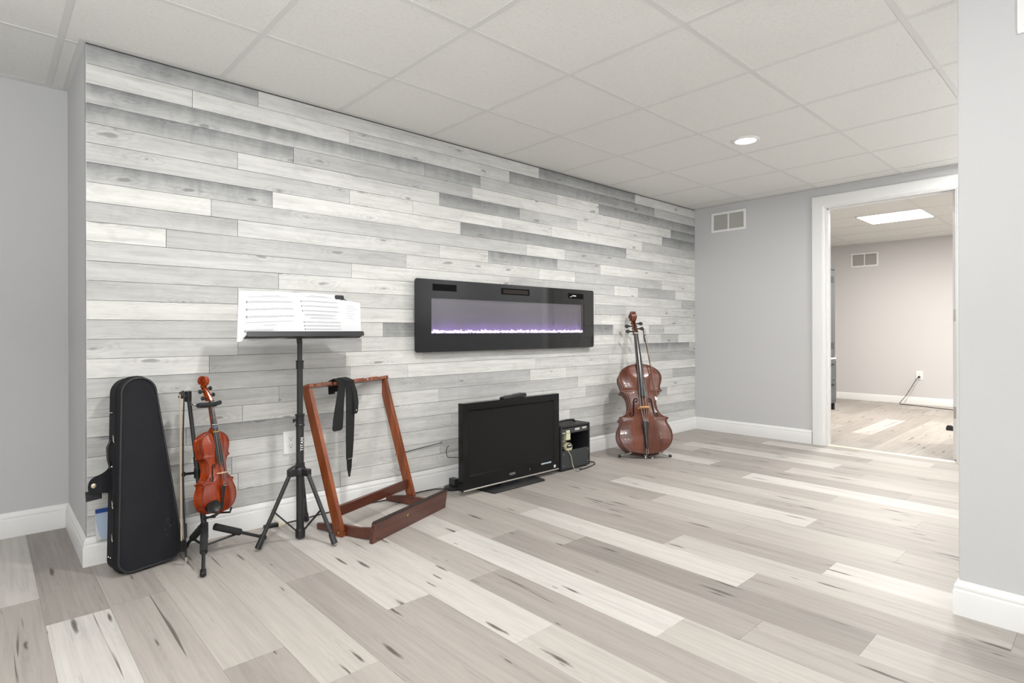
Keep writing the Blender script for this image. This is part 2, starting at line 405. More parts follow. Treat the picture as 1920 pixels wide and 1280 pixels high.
# far room
FX = 9.2
b_ = MB(); b_.lim(FX, FX + .1, -2.2, 4.2, 0, H + .05)
tag(build('wall_far', b_, M_PAINT2, smooth=0), kind='structure')
b_ = MB(); b_.lim(AX1 + .12, FX, 4.1, 4.2, 0, H + .05)
tag(build('wall_far_left', b_, M_PAINT2, smooth=0), kind='structure')
b_ = MB(); b_.lim(AX1 + .12, FX, -2.2, -2.1, 0, H + .05)
tag(build('wall_far_right', b_, M_PAINT2, smooth=0), kind='structure')
b_ = MB(); b_.lim(AX1 + .1201, AX1 + .125, DY1, 4.1, 0, H); b_.lim(AX1 + .1201, AX1 + .125, -2.1, DY0, 0, H)
tag(build('wall_far_near', b_, M_PAINT2, smooth=0), kind='structure')

# floor planks (run along y, 0.18 wide, 1.22 long)
FT = {'D': .18, 'MD': .34, 'M': .46, 'ML': .62, 'L': .88, 'W': .98}
# column -> (joint y, tones from the far end towards the viewer; the tone list is aligned: plank above joint, below joint, ...)
FC = {-6: (2.75, 'L M ML M'), -5: (2.48, 'MD W ML M'), -4: (2.50, 'M M M M'), -3: (3.02, 'M ML MD M'), -2: (2.75, 'M ML M M'),
 -1: (2.26, 'M MD ML M'), 0: (3.01, 'M L MD M'), 1: (2.54, 'L L ML M'), 2: (3.0, 'M M MD M'), 3: (2.26, 'L W ML M'), 4: (2.07, 'M MD M M'),
 5: (3.0, 'M M D ML'), 6: (2.25, 'ML L MD M'), 7: (2.69, 'M MD ML M'), 8: (2.07, 'M MD L M'), 9: (2.53, 'M M M M'), 10: (1.90, 'MD ML M M'),
 11: (2.33, 'M L M ML'), 12: (2.68, 'M M M M'), 13: (1.95, 'M ML M M'), 14: (2.4, 'MD M ML M'), 15: (1.78, 'M L M M'), 16: (2.11, 'L MD M ML'),
 17: (1.65, 'MD ML M M'), 18: (2.45, 'ML MD M M'), 19: (2.66, 'M L MD M'), 20: (1.9, 'M ML M M'), 21: (2.55, 'M MD ML M'), 22: (2.20, 'M L M M'), 23: (1.5, 'M ML M M')}
quads = []
random.seed(3)
for c in range(-15, 24):
    x0 = 1.055 + .18 * c; x1 = min(x0 + .18, AX1 + .04)
    j, tones = FC.get(c, (random.uniform(1.3, 2.5), ' '.join(random.choice(['M', 'ML', 'MD', 'L']) for _ in range(4))))
    tones = tones.split(); ys = [3.80] + [j - 1.22 * i for i in range(6)] + [-3.25]
    for i in range(len(ys) - 1):
        t = tones[i] if i < len(tones) else random.choice(['M', 'ML', 'MD', 'L'])
        y1, y0 = ys[i], ys[i + 1]
        if y0 < -3.25: y0 = -3.25
        if y1 <= y0 + .01: continue
        quads.append(((x1 - .0003, y0 + .0003, -.008), (0, y1 - y0 - .0006, 0), (-(x1 - x0 - .0006), 0, 0), (0, 0, .008), FT[t] + random.uniform(-.04, .04), random.random(), 0))
fl = boards_mesh('floor', quads, M_FLOOR); tag(fl, kind='structure')
b_ = MB(); b_.lim(-1.7, AX1 + .1, -3.25, 3.8, -.06, -.0079); build('floor_base', b_, M_GAP, fl)
quads = []
for r in range(36):
    y0 = -2.12 + .18 * r; x = AX1 + .12 - random.uniform(0, 1.2)
    while x < FX:
        xa = max(x, AX1 + .06); xb = min(x + 1.22, FX)
        if xb > xa + .02:
            t = random.choice(['M', 'M', 'ML', 'MD', 'ML'])
            if 1.6 < y0 < 1.8 and 6.6 < x + .6 < 8: t = 'L'
            quads.append(((xa + .0003, y0, -.008), (xb - xa - .0006, 0, 0), (0, .1794, 0), (0, 0, .008), FT[t] + random.uniform(-.04, .04), random.random(), 0))
        x += 1.22
fl2 = boards_mesh('floor', quads, M_FLOOR); tag(fl2, kind='structure')
b_ = MB(); b_.lim(AX1 + .06, FX, -2.12, 4.2, -.06, -.0079); build('floor_base', b_, M_GAP, fl2)
b_ = MB(); b_.prism([(0, 0), (.045, 0), (.036, .006), (.009, .006)], DY0, DY1, frame((AX1 + .02, 0, 0), (1, 0, 0), (0, 0, 1), (0, 1, 0)))
tag(build('trim_1', b_, mat('threshold_strip', (226, 214, 196), .35)), kind='structure')

# ---------------------------------------------------------------- ceiling: lay-in tiles between T-bars
T = .6096; GX, GY = .8533, 2.4331
def tile_mat():
    m = bpy.data.materials.new('ceiling_tile'); m.use_nodes = True; N, L = nodes(m); b = N['Principled BSDF']
    tc = N.new('ShaderNodeTexCoord')
    v = N.new('ShaderNodeTexVoronoi'); v.inputs['Scale'].default_value = 95; L.new(tc.outputs['Object'], v.inputs['Vector'])
    sc = N.new('ShaderNodeSeparateColor'); L.new(v.outputs['Color'], sc.inputs[0])
    hole = math_n(N, L, 'MULTIPLY', math_n(N, L, 'LESS_THAN', v.outputs['Distance'], .16), math_n(N, L, 'GREATER_THAN', sc.outputs[0], .60))
    n = N.new('ShaderNodeTexNoise'); n.inputs['Scale'].default_value = 60; n.inputs['Detail'].default_value = 5; L.new(tc.outputs['Object'], n.inputs['Vector'])
    c = mix(N, L, math_n(N, L, 'MULTIPLY', hole, .6), mix(N, L, n.outputs[0], srgb(222, 222, 218), srgb(232, 232, 229)), srgb(150, 148, 142))
    L.new(c, b.inputs['Base Color']); b.inputs['Roughness'].default_value = .9; b.inputs['Specular IOR Level'].default_value = .2
    bp = N.new('ShaderNodeBump'); bp.inputs['Strength'].default_value = .35; bp.inputs['Distance'].default_value = .002
    L.new(math_n(N, L, 'SUBTRACT', n.outputs[0], math_n(N, L, 'MULTIPLY', hole, .6)), bp.inputs['Height']); L.new(bp.outputs[0], b.inputs['Normal'])
    return m
M_TILE = tile_mat()
def ceiling(name, x0, x1, y0, y1, gx, gy, tx, ty, cut=None):
    tiles = MB(); bars = MB()
    xs = sorted({x0, x1} | {gx + tx * i for i in range(-60, 60) if x0 + .02 < gx + tx * i < x1 - .02})
    ys = sorted({y0, y1} | {gy + ty * i for i in range(-60, 60) if y0 + .02 < gy + ty * i < y1 - .02})
    w = .0119
    for i in range(len(xs) - 1):
        for j in range(len(ys) - 1):
            a, b2, c, d = xs[i], xs[i + 1], ys[j], ys[j + 1]
            # tegular tile: face drops slightly, small reveal around
            tiles.box(((a + b2) / 2, (c + d) / 2, H + .0078), (b2 - a - .001, d - c - .001, .012))
    for x in xs[1:-1]:
        bars.lim(x - w, x + w, y0, y1, H, H + .003)
    for y in ys[1:-1]:
        prev = x0
        for x in xs[1:-1] + [x1]:
            bars.lim(prev, x - (w if x != x1 else 0), y - w, y + w, H - .0004, H + .003); prev = x + w
    t = build(name, tiles, M_TILE, smooth=0); tag(t, kind='structure')
    build('ceiling_grid', bars, M_TBAR, t, smooth=0)
    top = MB(); top.lim(x0 - .12, x1 + .12, y0 - .12, y1 + .12, H + .016, H + .06); build('ceiling_deck', top, M_GAP, t, smooth=0)
    return t
c1 = ceiling('ceiling', -1.6, AX1, -3.2, 3.678, GX, GY, T, T)
c2 = ceiling('ceiling', AX1 + .12, FX, -2.1, 4.1, 6.96, 1.42, T * 1, T * 2)
# wall angle moulding
mo = MB(); zc = H - .0006
def angle(x0, y0, x1, y1, nx, ny):
    w = .022
    xa, xb = sorted((x0, x1 + nx * w if nx else x1)) if nx else sorted((x0, x1)); ya, yb = sorted((y0, y1 + ny * w)) if ny else sorted((y0, y1))
    mo.lim(xa, xb, ya, yb, zc - .0014, zc)
angle(AX0 - .022, AY, AX1, AY, 0, -1); angle(AX0, AY, AX0, 3.678, -1, 0); angle(-1.6, 3.678, AX0 - .022, 3.678, 0, -1)
angle(AX1, -3.2, AX1, AY - .022, -1, 0); angle(PX, -3.2, PX, .405, -1, 0); angle(PX - .022, .405, PX + .15, .405, 0, 1)
tag(build('trim_2', mo, M_TBAR, smooth=0), kind='structure')
# thin dark strip, painted as the shadow reveal at the top of the plank wall
mo = MB(); mo.lim(AX0, AX1, AY - .0012, AY + .008, 2.2098, 2.2158); tag(build('shadow_strip', mo, M_GAP, smooth=0), kind='structure')

# ---------------------------------------------------------------- baseboards
BB = [(0, 0), (.015, 0), (.015, .082), (.0135, .086), (.0115, .090), (.0125, .096), (.011, .104), (.0075, .109), (.006, .114), (.004, .118), (0, .119)]
def baseboard(name, segs, h=.119, mat_=None):
    """segs: polyline of wall-foot points; profile swept with mitres, sticks out to the left of travel"""
    b = MB(); P = [Vector((x, y, 0)) for x, y in segs]; n = len(P); k = h / .119; rings = []
    for i in range(n):
        d0 = (P[i] - P[i - 1]).normalized() if i else (P[1] - P[0]).normalized()
        d1 = (P[i + 1] - P[i]).normalized() if i < n - 1 else d0
        n0 = Vector((-d0.y, d0.x, 0)); n1 = Vector((-d1.y, d1.x, 0)); nn = (n0 + n1); nn = nn / max(nn.length_squared / 2, .2)
        rings.append([P[i] + nn * o + Vector((0, 0, z * k)) for o, z in BB])
    m = len(BB); vs = [v for r in rings for v in r]
    fs = [(i * m + j, (i + 1) * m + j, (i + 1) * m + (j + 1) % m, i * m + (j + 1) % m) for i in range(n - 1) for j in range(m)]
    fs += [tuple(range(m)), tuple((n - 1) * m + j for j in range(m - 1, -1, -1))]
    b.add(vs, fs); o = build(name, b, mat_ or M_TRIM, smooth=30); tag(o, kind='structure'); return o
cas_y = 1.881
baseboard('baseboard_back', [(AX1, cas_y), (AX1, AY), (AX0, AY), (AX0, 3.678), (-1.6, 3.678)])
baseboard('baseboard_right', [(AX1, -3.2), (AX1, .80)])
baseboard('baseboard_partition', [(PX, -3.2), (PX, .405), (PX + .13, .405)])
baseboard('baseboard_left', [(-1.6, 3.678), (-1.6, -3.2)])
baseboard('baseboard_far', [(FX, -2.1), (FX, 4.1)], h=.095)

# ---------------------------------------------------------------- doorway: casing, jamb, hinges
dj = MB(); x0, x1 = AX1 - .002, AX1 + .122
dj.lim(x0, x1, DY1, DY1 + .02, 0, DZ + .02); dj.lim(x0, x1, DY0 - .02, DY0, 0, DZ + .02); dj.lim(x0, x1, DY0, DY1, DZ, DZ + .02)
# door stop bead
dj.lim(x0 + .045, x0 + .080, DY1 - .011, DY1, 0, DZ); dj.lim(x0 + .045, x0 + .080, DY0, DY1, DZ - .011, DZ)
door = build('door_1', dj, M_TRIM, smooth=0, bevel=.0015); tag(door, kind='structure')
CP = [(0, 0), (0, .012), (.004, .0155), (.012, .016), (.05, .017), (.078, .018), (.088, .015), (.092, .010), (.096, .010), (.100, .006), (.100, 0)]
def casing():
    b = MB(); w = .100; pts = [(DY1 + .006, 0), (DY1 + .006, DZ + .006), (DY0 - .006, DZ + .006), (DY0 - .006, 0)]
    # outwards normals for each corner (in y,z)
    out = [(1, 0), (1, 1), (-1, 1), (-1, 0)]; vs = []
    for (y, z), (oy, oz) in zip(pts, out):
        for a, t in CP:
            a2 = w - a      # wide edge outside
            vs.append((AX1 - t, y + oy * a2, z + oz * a2))
    m = len(CP); fs = [(i * m + j, (i + 1) * m + j, (i + 1) * m + (j + 1) % m, i * m + (j + 1) % m) for i in range(3) for j in range(m)]
    fs += [tuple(range(m)), tuple(3 * m + j for j in range(m))]
    b.add(vs, fs); return b
build('door_casing', casing(), M_TRIM, door, smooth=30)
# the open door leaf, swung at a right angle into the far room; its hinge edge faces the camera
lf = MB(); lx = AX1 + .075; ya, yb = DY0 - .004, DY0 + .032; lf.lim(lx, lx + .86, ya, yb, .012, DZ - .008)
for z0, z1 in ((.20, .92), (1.06, 1.86)):
    for xa, xb in ((lx + .11, lx + .39), (lx + .47, lx + .75)):
        lf.lim(xa, xb, yb - .001, yb + .004, z0, z0 + .02); lf.lim(xa, xb, yb - .001, yb + .004, z1 - .02, z1); lf.lim(xa, xa + .02, yb - .001, yb + .004, z0, z1); lf.lim(xb - .02, xb, yb - .001, yb + .004, z0, z1)
leaf = build('door_leaf', lf, M_TRIM, door, smooth=0, bevel=.0015)
M_HINGE = mat('hinge_steel', (190, 188, 184), .35, metal=.9)
for z in (1.835, 1.10, .365):
    hb = MB(); hb.lim(lx - .0015, lx + .001, ya + .004, yb - .003, z - .045, z + .045); hb.cyl((lx - .004, ya - .001, z - .046), (lx - .004, ya - .001, z + .046), .005, 10)
    for dz in (-.033, 0, .033): hb.cyl((lx - .003, (ya + yb) / 2 + (.006 if dz else -.004), z + dz), (lx, (ya + yb) / 2 + (.006 if dz else -.004), z + dz), .003, 10)
    build('door_hinge', hb, M_HINGE, leaf)
kb = MB(); kb.lathe([(.026, 0), (.026, .006), (.010, .010), (.010, .035), (.024, .040), (.027, .052), (.018, .062), (.0001, .063)], (lx + .795, yb, .92), (0, 1, 0), 20); build('door_knob', kb, M_HINGE, leaf)
# ---------------------------------------------------------------- vents, outlets, switch plate
def vent(label, M, w, h, pitch, group=None, lm=None):
    t = thing('wall_vent', label, 'air vent', M=M)
    lm = lm or mat('louver_shade_tone', (196, 194, 190), .5)  # darker than the frame: shading between the louvers is put into their colour
    f = MB(); e = .022
    f.lim(0, w, 0, e, 0, .008); f.lim(0, w, h - e, h, 0, .008); f.lim(0, e, e, h - e, 0, .008); f.lim(w - e, w, e, h - e, 0, .008)
    f.lim(w / 2 - .006, w / 2 + .006, e, h - e, 0, .009)
    part('vent_frame', f, M_PLATE, t, bevel=.0015)
    l = MB(); n = int((h - 2 * e) / pitch)
    for i in range(n):
        y = e + pitch * (i + .5)
        for a, b in ((e, w / 2 - .006), (w / 2 + .006, w - e)):
            c = (a + b) / 2; Mx = Matrix.Translation((c, y, .0035)) @ Matrix.Rotation(R(38), 4, 'X')
            l.box((0, 0, 0), (b - a, pitch * .95, .0012), Mx)
    part('louvers', l, lm or M_PLATE, t)
    bk = MB(); bk.lim(e * .5, w - e * .5, e * .5, h - e * .5, -.004, .0004); part('duct_opening', bk, mat('duct_shade', (120, 118, 114), .8), t)
    return t
vent('white louvered return vent high on the grey wall left of the doorway', frame((AX1 - .0005, 2.813, 1.956), (0, -1, 0), (0, 0, 1), (-1, 0, 0)), .348, .192, .0105)
vent('white louvered vent on the far room wall above the outlet', frame((FX - .0005, 2.725, 1.893), (0, -1, 0), (0, 0, 1), (-1, 0, 0)), .345, .198, .0105)
vent('white vent at the top of the partition wall, cut by the photo edge', frame((PX - .0005, .247, 1.956), (0, -1, 0), (0, 0, 1), (-1, 0, 0)), .348, .192, .0105)
def outlet(label, M):
    t = thing('wall_outlet', label, 'outlet', M=M)
    p = MB(); p.lim(-.038, .038, -.060, .060, 0, .006); part('cover_plate', p, M_PLATE, t, bevel=.003)
    for s in (-1, 1):
        r = MB(); n = 20
        r.prism([(max(-.0165, min(.0165, .019 * math.cos(2 * PI * k / n))), s * .0197 + .0145 * math.sin(2 * PI * k / n)) for k in range(n)], .005, .0078)
        rc = part('receptacle', r, M_PLATE, t)
        q = MB(); y = s * .0197
        q.lim(-.0075, -.0055, y - .001, y + .008, .0077, .0082); q.lim(.0055, .0075, y, y + .008, .0077, .0082); q.cyl((0, y - .0065, .0077), (0, y - .0065, .0082), .0028, 10)
        part('socket_slots', q, M_SLOT, rc)
    return t
outlet('white duplex outlet on the plank wall behind the music stand pole', frame((1.188, AY - .0012, .408), (1, 0, 0), (0, 0, 1), (0, -1, 0)))
outlet('white outlet on the far room wall with a black plug in it', frame((FX - .0005, 1.907, .388), (0, -1, 0), (0, 0, 1), (-1, 0, 0)))

# ---------------------------------------------------------------- ceiling lights
M_LENS = mat('lit_lens', (255, 250, 244), .5, emit=(255, 250, 242), estr=9)
for i, (x, y, k) in enumerate(LAMPS):
    lab = ['round recessed downlight just above the photo top edge, over the music stand side', 'round lit recessed downlight in the ceiling between the fireplace and the doorway',
           'recessed downlight above the middle of the floor, left of the partition', 'recessed downlight hidden by the partition, near the doorway wall', 'recessed downlight out of view on the far left, before the recess',
           'recessed downlight out of view just behind the camera side of the open floor', 'recessed downlight out of view behind the partition, nearer row', 'recessed downlight out of view by the front wall of the open floor', 'recessed downlight out of view behind the partition, by the front wall'][i]
    t = thing('ceiling_light', lab, 'ceiling light', (x, y, H), group='recessed ceiling downlights')
    r = MB(); r.lathe([(.062, -.0005), (.064, -.007), (.078, -.006), (.085, -.001), (.085, .003), (.06, .003), (.06, -.0005)], seg=40); part('trim_ring', r, M_TRIM, t)
    l = MB(); l.lathe([(0, .0), (.062, .0), (.062, -.0045), (0, -.0045)], seg=40); part('lens', l, M_LENS, t)
for (px, py, lab) in ((7.26, 1.72, 'square flat light panel glowing in the far room ceiling'), (7.26, -.7, 'square flat light panel out of view in the far room')):
    t = thing('light_panel', lab, 'ceiling light', (px, py, H))
    f = MB(); a = .30
    f.lim(-a, a, -a, -a + .012, -.004, .004); f.lim(-a, a, a - .012, a, -.004, .004); f.lim(-a, -a + .012, -a, a, -.004, .004); f.lim(a - .012, a, -a, a, -.004, .004)
    part('panel_frame', f, M_TRIM, t); l = MB(); l.lim(-a + .012, a - .012, -a + .012, a - .012, -.003, .002); part('diffuser', l, M_LENS, t)

# ---------------------------------------------------------------- electric fireplace
def fireplace():
    X0, X1, Z0, Z1 = 1.936, 3.647, .860, 1.316; yf = 2.955; cx, cz = (X0 + X1) / 2, (Z0 + Z1) / 2; w, h = X1 - X0, Z1 - Z0
    t = thing('electric_fireplace', 'wide black glass electric fireplace hung on the plank wall with purple glow', 'fireplace', (cx, AY, Z0))
    wx0, wx1, wz0, wz1 = 2.057, 3.526, .977, 1.198
    def L_(b): return [((x - cx), y - AY, z - Z0) for x, y, z in b]
    box = MB(); D = .0005
    # housing
    box.lim(X0 + .03, X1 - .03, yf + .006, AY - D, Z0 + .03, wz0); box.lim(X0 + .03, X1 - .03, yf + .006, AY - D, wz1, Z1 - .03)
    box.lim(X0 + .03, wx0, yf + .006, AY - D, wz0, wz1); box.lim(wx1, X1 - .03, yf + .006, AY - D, wz0, wz1)
    part('housing', box, M_BLKS, t, world=True, smooth=0)
    # front glass frame with rounded outer corners and window hole
    r = .018; out = []
    for (ax, az, a0) in ((X1 - r, Z1 - r, 0), (X0 + r, Z1 - r, 90), (X0 + r, Z0 + r, 180), (X1 - r, Z0 + r, 270)):
        for k in range(7): out.append((ax + r * math.cos(R(a0 + 15 * k)), az + r * math.sin(R(a0 + 15 * k))))
    inn = []
    for (ax, az) in ((wx1, wz1), (wx0, wz1), (wx0, wz0), (wx1, wz0)): inn += [(ax, az)] * 7
    fr = MB(); n = len(out)
    for ya, yb in ((yf, yf + .006),):
        vs = [(x, ya, z) for x, z in out] + [(x, ya, z) for x, z in inn] + [(x, yb, z) for x, z in out] + [(x, yb, z) for x, z in inn]
        fs = []
        for i in range(n):
            j = (i + 1) % n
            fs += [(i, j, n + j, n + i), (2 * n + i, 3 * n + i, 3 * n + j, 2 * n + j), (i, 2 * n + i, 2 * n + j, j), (n + i, n + j, 3 * n + j, 3 * n + i)]
        fr.add(vs, fs)
    part('glass_frame', fr, mat('smoked_black_glass', (30, 31, 33), .04, spec=.5), t, world=True, smooth=20)
    # flame screen at the back of the firebox: lit panel with a fading purple glow
    m = bpy.data.materials.new('flame_screen'); m.use_nodes = True; N, L = nodes(m); b = N['Principled BSDF']
    b.inputs['Base Color'].default_value = srgb(70, 68, 76); b.inputs['Roughness'].default_value = .35
    tc = N.new('ShaderNodeTexCoord'); sp = N.new('ShaderNodeSeparateXYZ'); L.new(tc.outputs['Object'], sp.inputs[0])
    nz = N.new('ShaderNodeTexNoise'); nz.inputs['Scale'].default_value = 6; mp = N.new('ShaderNodeMapping'); mp.inputs['Scale'].default_value = (1.6, 1, .8)
    L.new(tc.outputs['Object'], mp.inputs[0]); L.new(mp.outputs[0], nz.inputs['Vector'])
    hgt = math_n(N, L, 'ADD', math_n(N, L, 'SUBTRACT', sp.outputs[2], wz0 - Z0), math_n(N, L, 'MULTIPLY', math_n(N, L, 'SUBTRACT', nz.outputs[0], .5), -.05))
    e = ramp(N, L, math_n(N, L, 'DIVIDE', hgt, .22), [(0.0, srgb(190, 165, 240)), (0.12, srgb(150, 125, 195)), (0.35, srgb(108, 100, 122)), (0.7, srgb(94, 91, 99)), (1.0, srgb(98, 96, 100))])
    L.new(e, b.inputs['Emission Color']); b.inputs['Emission Strength'].default_value = .62
    fs_ = MB(); fs_.lim(wx0 - .0, wx1 + .0, yf + .032, yf + .036, wz0, wz1); part('flame_screen', fs_, m, t, world=True, smooth=0)
    # ember bed of glass crystals
    random.seed(5); cb = MB()
    for i in range(520):
        x = random.uniform(wx0 + .006, wx1 - .006); s = random.uniform(.004, .009); y = random.uniform(yf + .008, yf + .028); z = wz0 + random.uniform(.001, .019) * random.uniform(.3, 1) + s * .4
        Mx = Matrix.Translation((x, y, z)) @ Matrix.Rotation(random.uniform(0, 3), 4, 'X') @ Matrix.Rotation(random.uniform(0, 3), 4, 'Z')
        cb.add([Mx @ Vector(v) for v in ((s, 0, 0), (-s, 0, 0), (0, s, 0), (0, -s, 0), (0, 0, s), (0, 0, -s))], [(0, 2, 4), (2, 1, 4), (1, 3, 4), (3, 0, 4), (2, 0, 5), (1, 2, 5), (3, 1, 5), (0, 3, 5)])
    o = part('ember_crystals', cb, mat('lit_crystal', (240, 225, 250), .2, emit=(246, 226, 255), estr=1.1, var=.3), t, world=True, smooth=0); tag(o, 'glowing white and lilac crystals', kind='stuff')
    pn = MB(); pn.lim(wx0, wx1, yf + .0025, yf + .004, wz0, wz1)
    gm = bpy.data.materials.new('clear_pane'); gm.use_nodes = True; N, L = nodes(gm); b = N['Principled BSDF']
    b.inputs['Transmission Weight'].default_value = 1; b.inputs['Roughness'].default_value = 0; b.inputs['IOR'].default_value = 1.45
    b.inputs['Base Color'].default_value = (.95, .93, .95, 1)
    o = part('front_pane', pn, gm, t, world=True, smooth=0)
    # upper slots
    v = MB(); v.lim(2.066, 2.253, yf - .0008, yf + .002, 1.245, 1.288); part('air_slot', v, mat('slot_black', (3, 3, 4), .5, spec=.1), t, world=True)
    v = MB(); v.lim(3.335, 3.518, yf - .0008, yf + .002, 1.243, 1.284); o = part('control_panel', v, mat('panel_black', (3, 3, 4), .5, spec=.1), t, world=True)
    wd = text_mesh('68', .020, frame((3.41, yf - .0011, 1.262), (1, 0, 0), (0, 0, 1), (0, -1, 0)), .0002)
    d2 = MB(); d2.v, d2.f, d2.a = wd.v, wd.f, wd.a
    d2 = MB(); d2.tube([(3.355, yf - .0013, 1.254), (3.375, yf - .0013, 1.258), (3.39, yf - .0013, 1.268)], .0012, 6); d2.lim(3.392, 3.408, yf - .0014, yf - .0009, 1.262, 1.269); d2.lim(3.412, 3.428, yf - .0014, yf - .0009, 1.262, 1.268)
    part('display', d2, mat('display_light', (225, 228, 230), .4, emit=(225, 230, 235), estr=.6), o, world=True)
    # centre grille
    gr = MB(); gr.lim(2.640, 2.915, yf - .0006, yf + .002, 1.245, 1.290); gp = part('heater_grille', gr, mat('grille_black', (5, 5, 6), .5, spec=.1), t, world=True)
    w2 = MB(); random.seed(2)
    for row in range(3):
        z = 1.258 + row * .009
        pts = [(2.66 + i * .0085, yf - .0015, z + (.0025 if i % 2 else -.0025)) for i in range(29)]
        w2.tube(pts, .0012, 5)
    part('grille_wire', w2, mat('grille_wire', (150, 138, 128), .35, metal=.8), gp, world=True)
fireplace()

# ---------------------------------------------------------------- bowed instruments
HALF = [(0, .0), (.0005, .03), (.004, .075), (.014, .132), (.035, .19), (.07, .237), (.11, .268), (.155, .287), (.2, .2925), (.25, .286), (.295, .268), (.325, .252), (.345, .244), (.360, .246), (.376, .262), (.384, .266),
        (.389, .262), (.396, .232), (.412, .203), (.44, .176), (.48, .157), (.53, .149), (.58, .151), (.62, .161), (.648, .176), (.668, .196), (.679, .218), (.686, .230),
        (.692, .226), (.703, .211), (.72, .207), (.74, .210), (.775, .223), (.81, .233), (.84, .236), (.87, .232), (.9, .219), (.93, .195), (.955, .162), (.975, .122), (.989, .08), (.997, .043), (1.0, .02)]
def halfw(y):
    for i in range(len(HALF) - 1):
        if HALF[i][0] <= y <= HALF[i + 1][0]:
            a, b = HALF[i], HALF[i + 1]; t = (y - a[0]) / (b[0] - a[0]) if b[0] > a[0] else 0
            return a[1] + (b[1] - a[1]) * t
    return 0
def instrument(root, B, rib, arch, mats, kind):
    """local frame: y up along the body from its foot, x across, z out of the top plate; back plate at z=0"""
    wood, edge, ebony = mats
    YS = sorted(set([p[0] for p in HALF] + [i / 90 for i in range(91)]))
    def hws(y): return min(sum(halfw(min(max(y + k * .012, 0), 1)) for k in range(-7, 8)) / 15, 9)
    HW = {y: hws(y) for y in YS}
    def archh(u, y):
        hw = HW[y] if y in HW else hws(y); d = hw * (1 - abs(u)); de = min(y, 1 - y) * .9
        d = min(d, de) / .17; d = min(1, max(0, d)); s = d * d * (3 - 2 * d); edge_dip = -.0035 * math.exp(-((d - .12) / .08) ** 2)
        return s * arch + edge_dip * (1 if d > .02 else 0) * 1.0
    out = [(halfw(y) * B, y * B) for y in YS]; outline = out + [(-x, y) for x, y in reversed(out)]
    ov = .008 * B    # plate overhang
    rb = MB(); ri = [(max(x - ov, 0) if x > 0 else min(x + ov, 0), ov + y * (1 - 2 * ov / B)) for x, y in outline]
    rb.prism(ri, .003 * B, rib)
    part('ribs', rb, wood, root, smooth=30)
    def plate(zs, sign, name, m):
        p = MB(); nu = 28; th = .012 * B
        def fn(u, v):
            y = YS[min(int(round(v * (len(YS) - 1))), len(YS) - 1)]; uu_ = math.sin((u * 2 - 1) * PI / 2)
            return (uu_ * halfw(y) * B, y * B, zs + sign * (th + archh(uu_, y) * B))
        p.grid(fn, nu, len(YS) - 1)
        n = len(outline)
        vs = [(x, y, zs) for x, y in outline] + [(x, y, zs + sign * th) for x, y in outline]
        p.add(vs, [(i, (i + 1) % n, n + (i + 1) % n, n + i) for i in range(n)] + [tuple(range(n))])
        return part(name, p, m, root, smooth=50)
    top = plate(rib, 1, 'top_plate', wood); plate(.003 * B, -1, 'back_plate', wood)
    th = .012 * B
    def surf(x, y):    # height of the top plate at local x,y (metres)
        hw = halfw(y / B) * B; return rib + th + archh(x / hw if hw else 0, y / B) * B
    # purfling
    pf = MB(); pts = []
    for s in (1, -1):
        ys = [y for y in YS if .012 < y < .985]
        if s < 0: ys = ys[::-1]
        for y in ys:
            x = (halfw(y) - .014) * B * s; pts.append((x, y * B + (.0 if .02 < y < .98 else 0), surf(x, y * B) + .0004 * B))
    pf.tube(pts + [pts[0]], .0022 * B, 5, False); part('purfling', pf, edge, top)
    # f holes
    for s in (-1, 1):
        f = MB(); c = [(.066, .555), (.058, .572), (.070, .588), (.088, .583), (.096, .562), (.098, .535), (.101, .50), (.106, .465), (.109, .43), (.118, .402), (.136, .394), (.148, .408), (.142, .424)]
        P = []
        # smooth the polyline
        for i in range(len(c) - 1):
            for k in range(4):
                t = k / 4; p0 = c[max(i - 1, 0)]; p1 = c[i]; p2 = c[i + 1]; p3 = c[min(i + 2, len(c) - 1)]
                P.append(tuple(.5 * ((2 * p1[q]) + (-p0[q] + p2[q]) * t + (2 * p0[q] - 5 * p1[q] + 4 * p2[q] - p3[q]) * t * t + (-p0[q] + 3 * p1[q] - 3 * p2[q] + p3[q]) * t ** 3) for q in (0, 1)))
        P.append(c[-1]); n = len(P)
        rs = [.0035 + .0055 * math.sin(PI * i / (n - 1)) for i in range(n)]; rs = [r * B for r in rs]
        pts = [(s * x * B, y * B, surf(s * x * B, y * B)) for x, y in P]
        vs = []; nn = len(pts)
        for i in range(nn):
            a = Vector(pts[max(i - 1, 0)]); b2 = Vector(pts[min(i + 1, nn - 1)]); t_ = (b2 - a).normalized(); side = t_.cross(Vector((0, 0, 1))).normalized()
            for q in (-1, 1):
                w_ = Vector(pts[i]) + side * rs[i] * q; vs.append((w_.x, w_.y, surf(w_.x, w_.y) + .0012 * B))
        f.add(vs, [(2 * i, 2 * i + 1, 2 * i + 3, 2 * i + 2) for i in range(nn - 1)])
        for (ex, ey, er) in ((P[1][0] + .008, P[1][1], .011), (P[-1][0] - .006, P[-1][1] + .001, .013)):
            x, y = s * ex * B, ey * B; f.add([(x + er * B * math.cos(k * PI / 8), y + er * B * math.sin(k * PI / 8), surf(x, y) + .0016 * B) for k in range(16)], [tuple(range(16))])
        part('f_hole', f, mat('f_hole_shadow', (14, 8, 6), .9), top, smooth=0)
    # neck and fingerboard line
    def zl(y): return rib + (.036 + (1 - y / B) * .096) * B
    yn = 1.365 * B; ye = .60 * B; wn, we = (.034 * B if kind == 'violin' else .022 * B), (.059 * B if kind == 'violin' else .043 * B)
    nk = MB(); secs = []
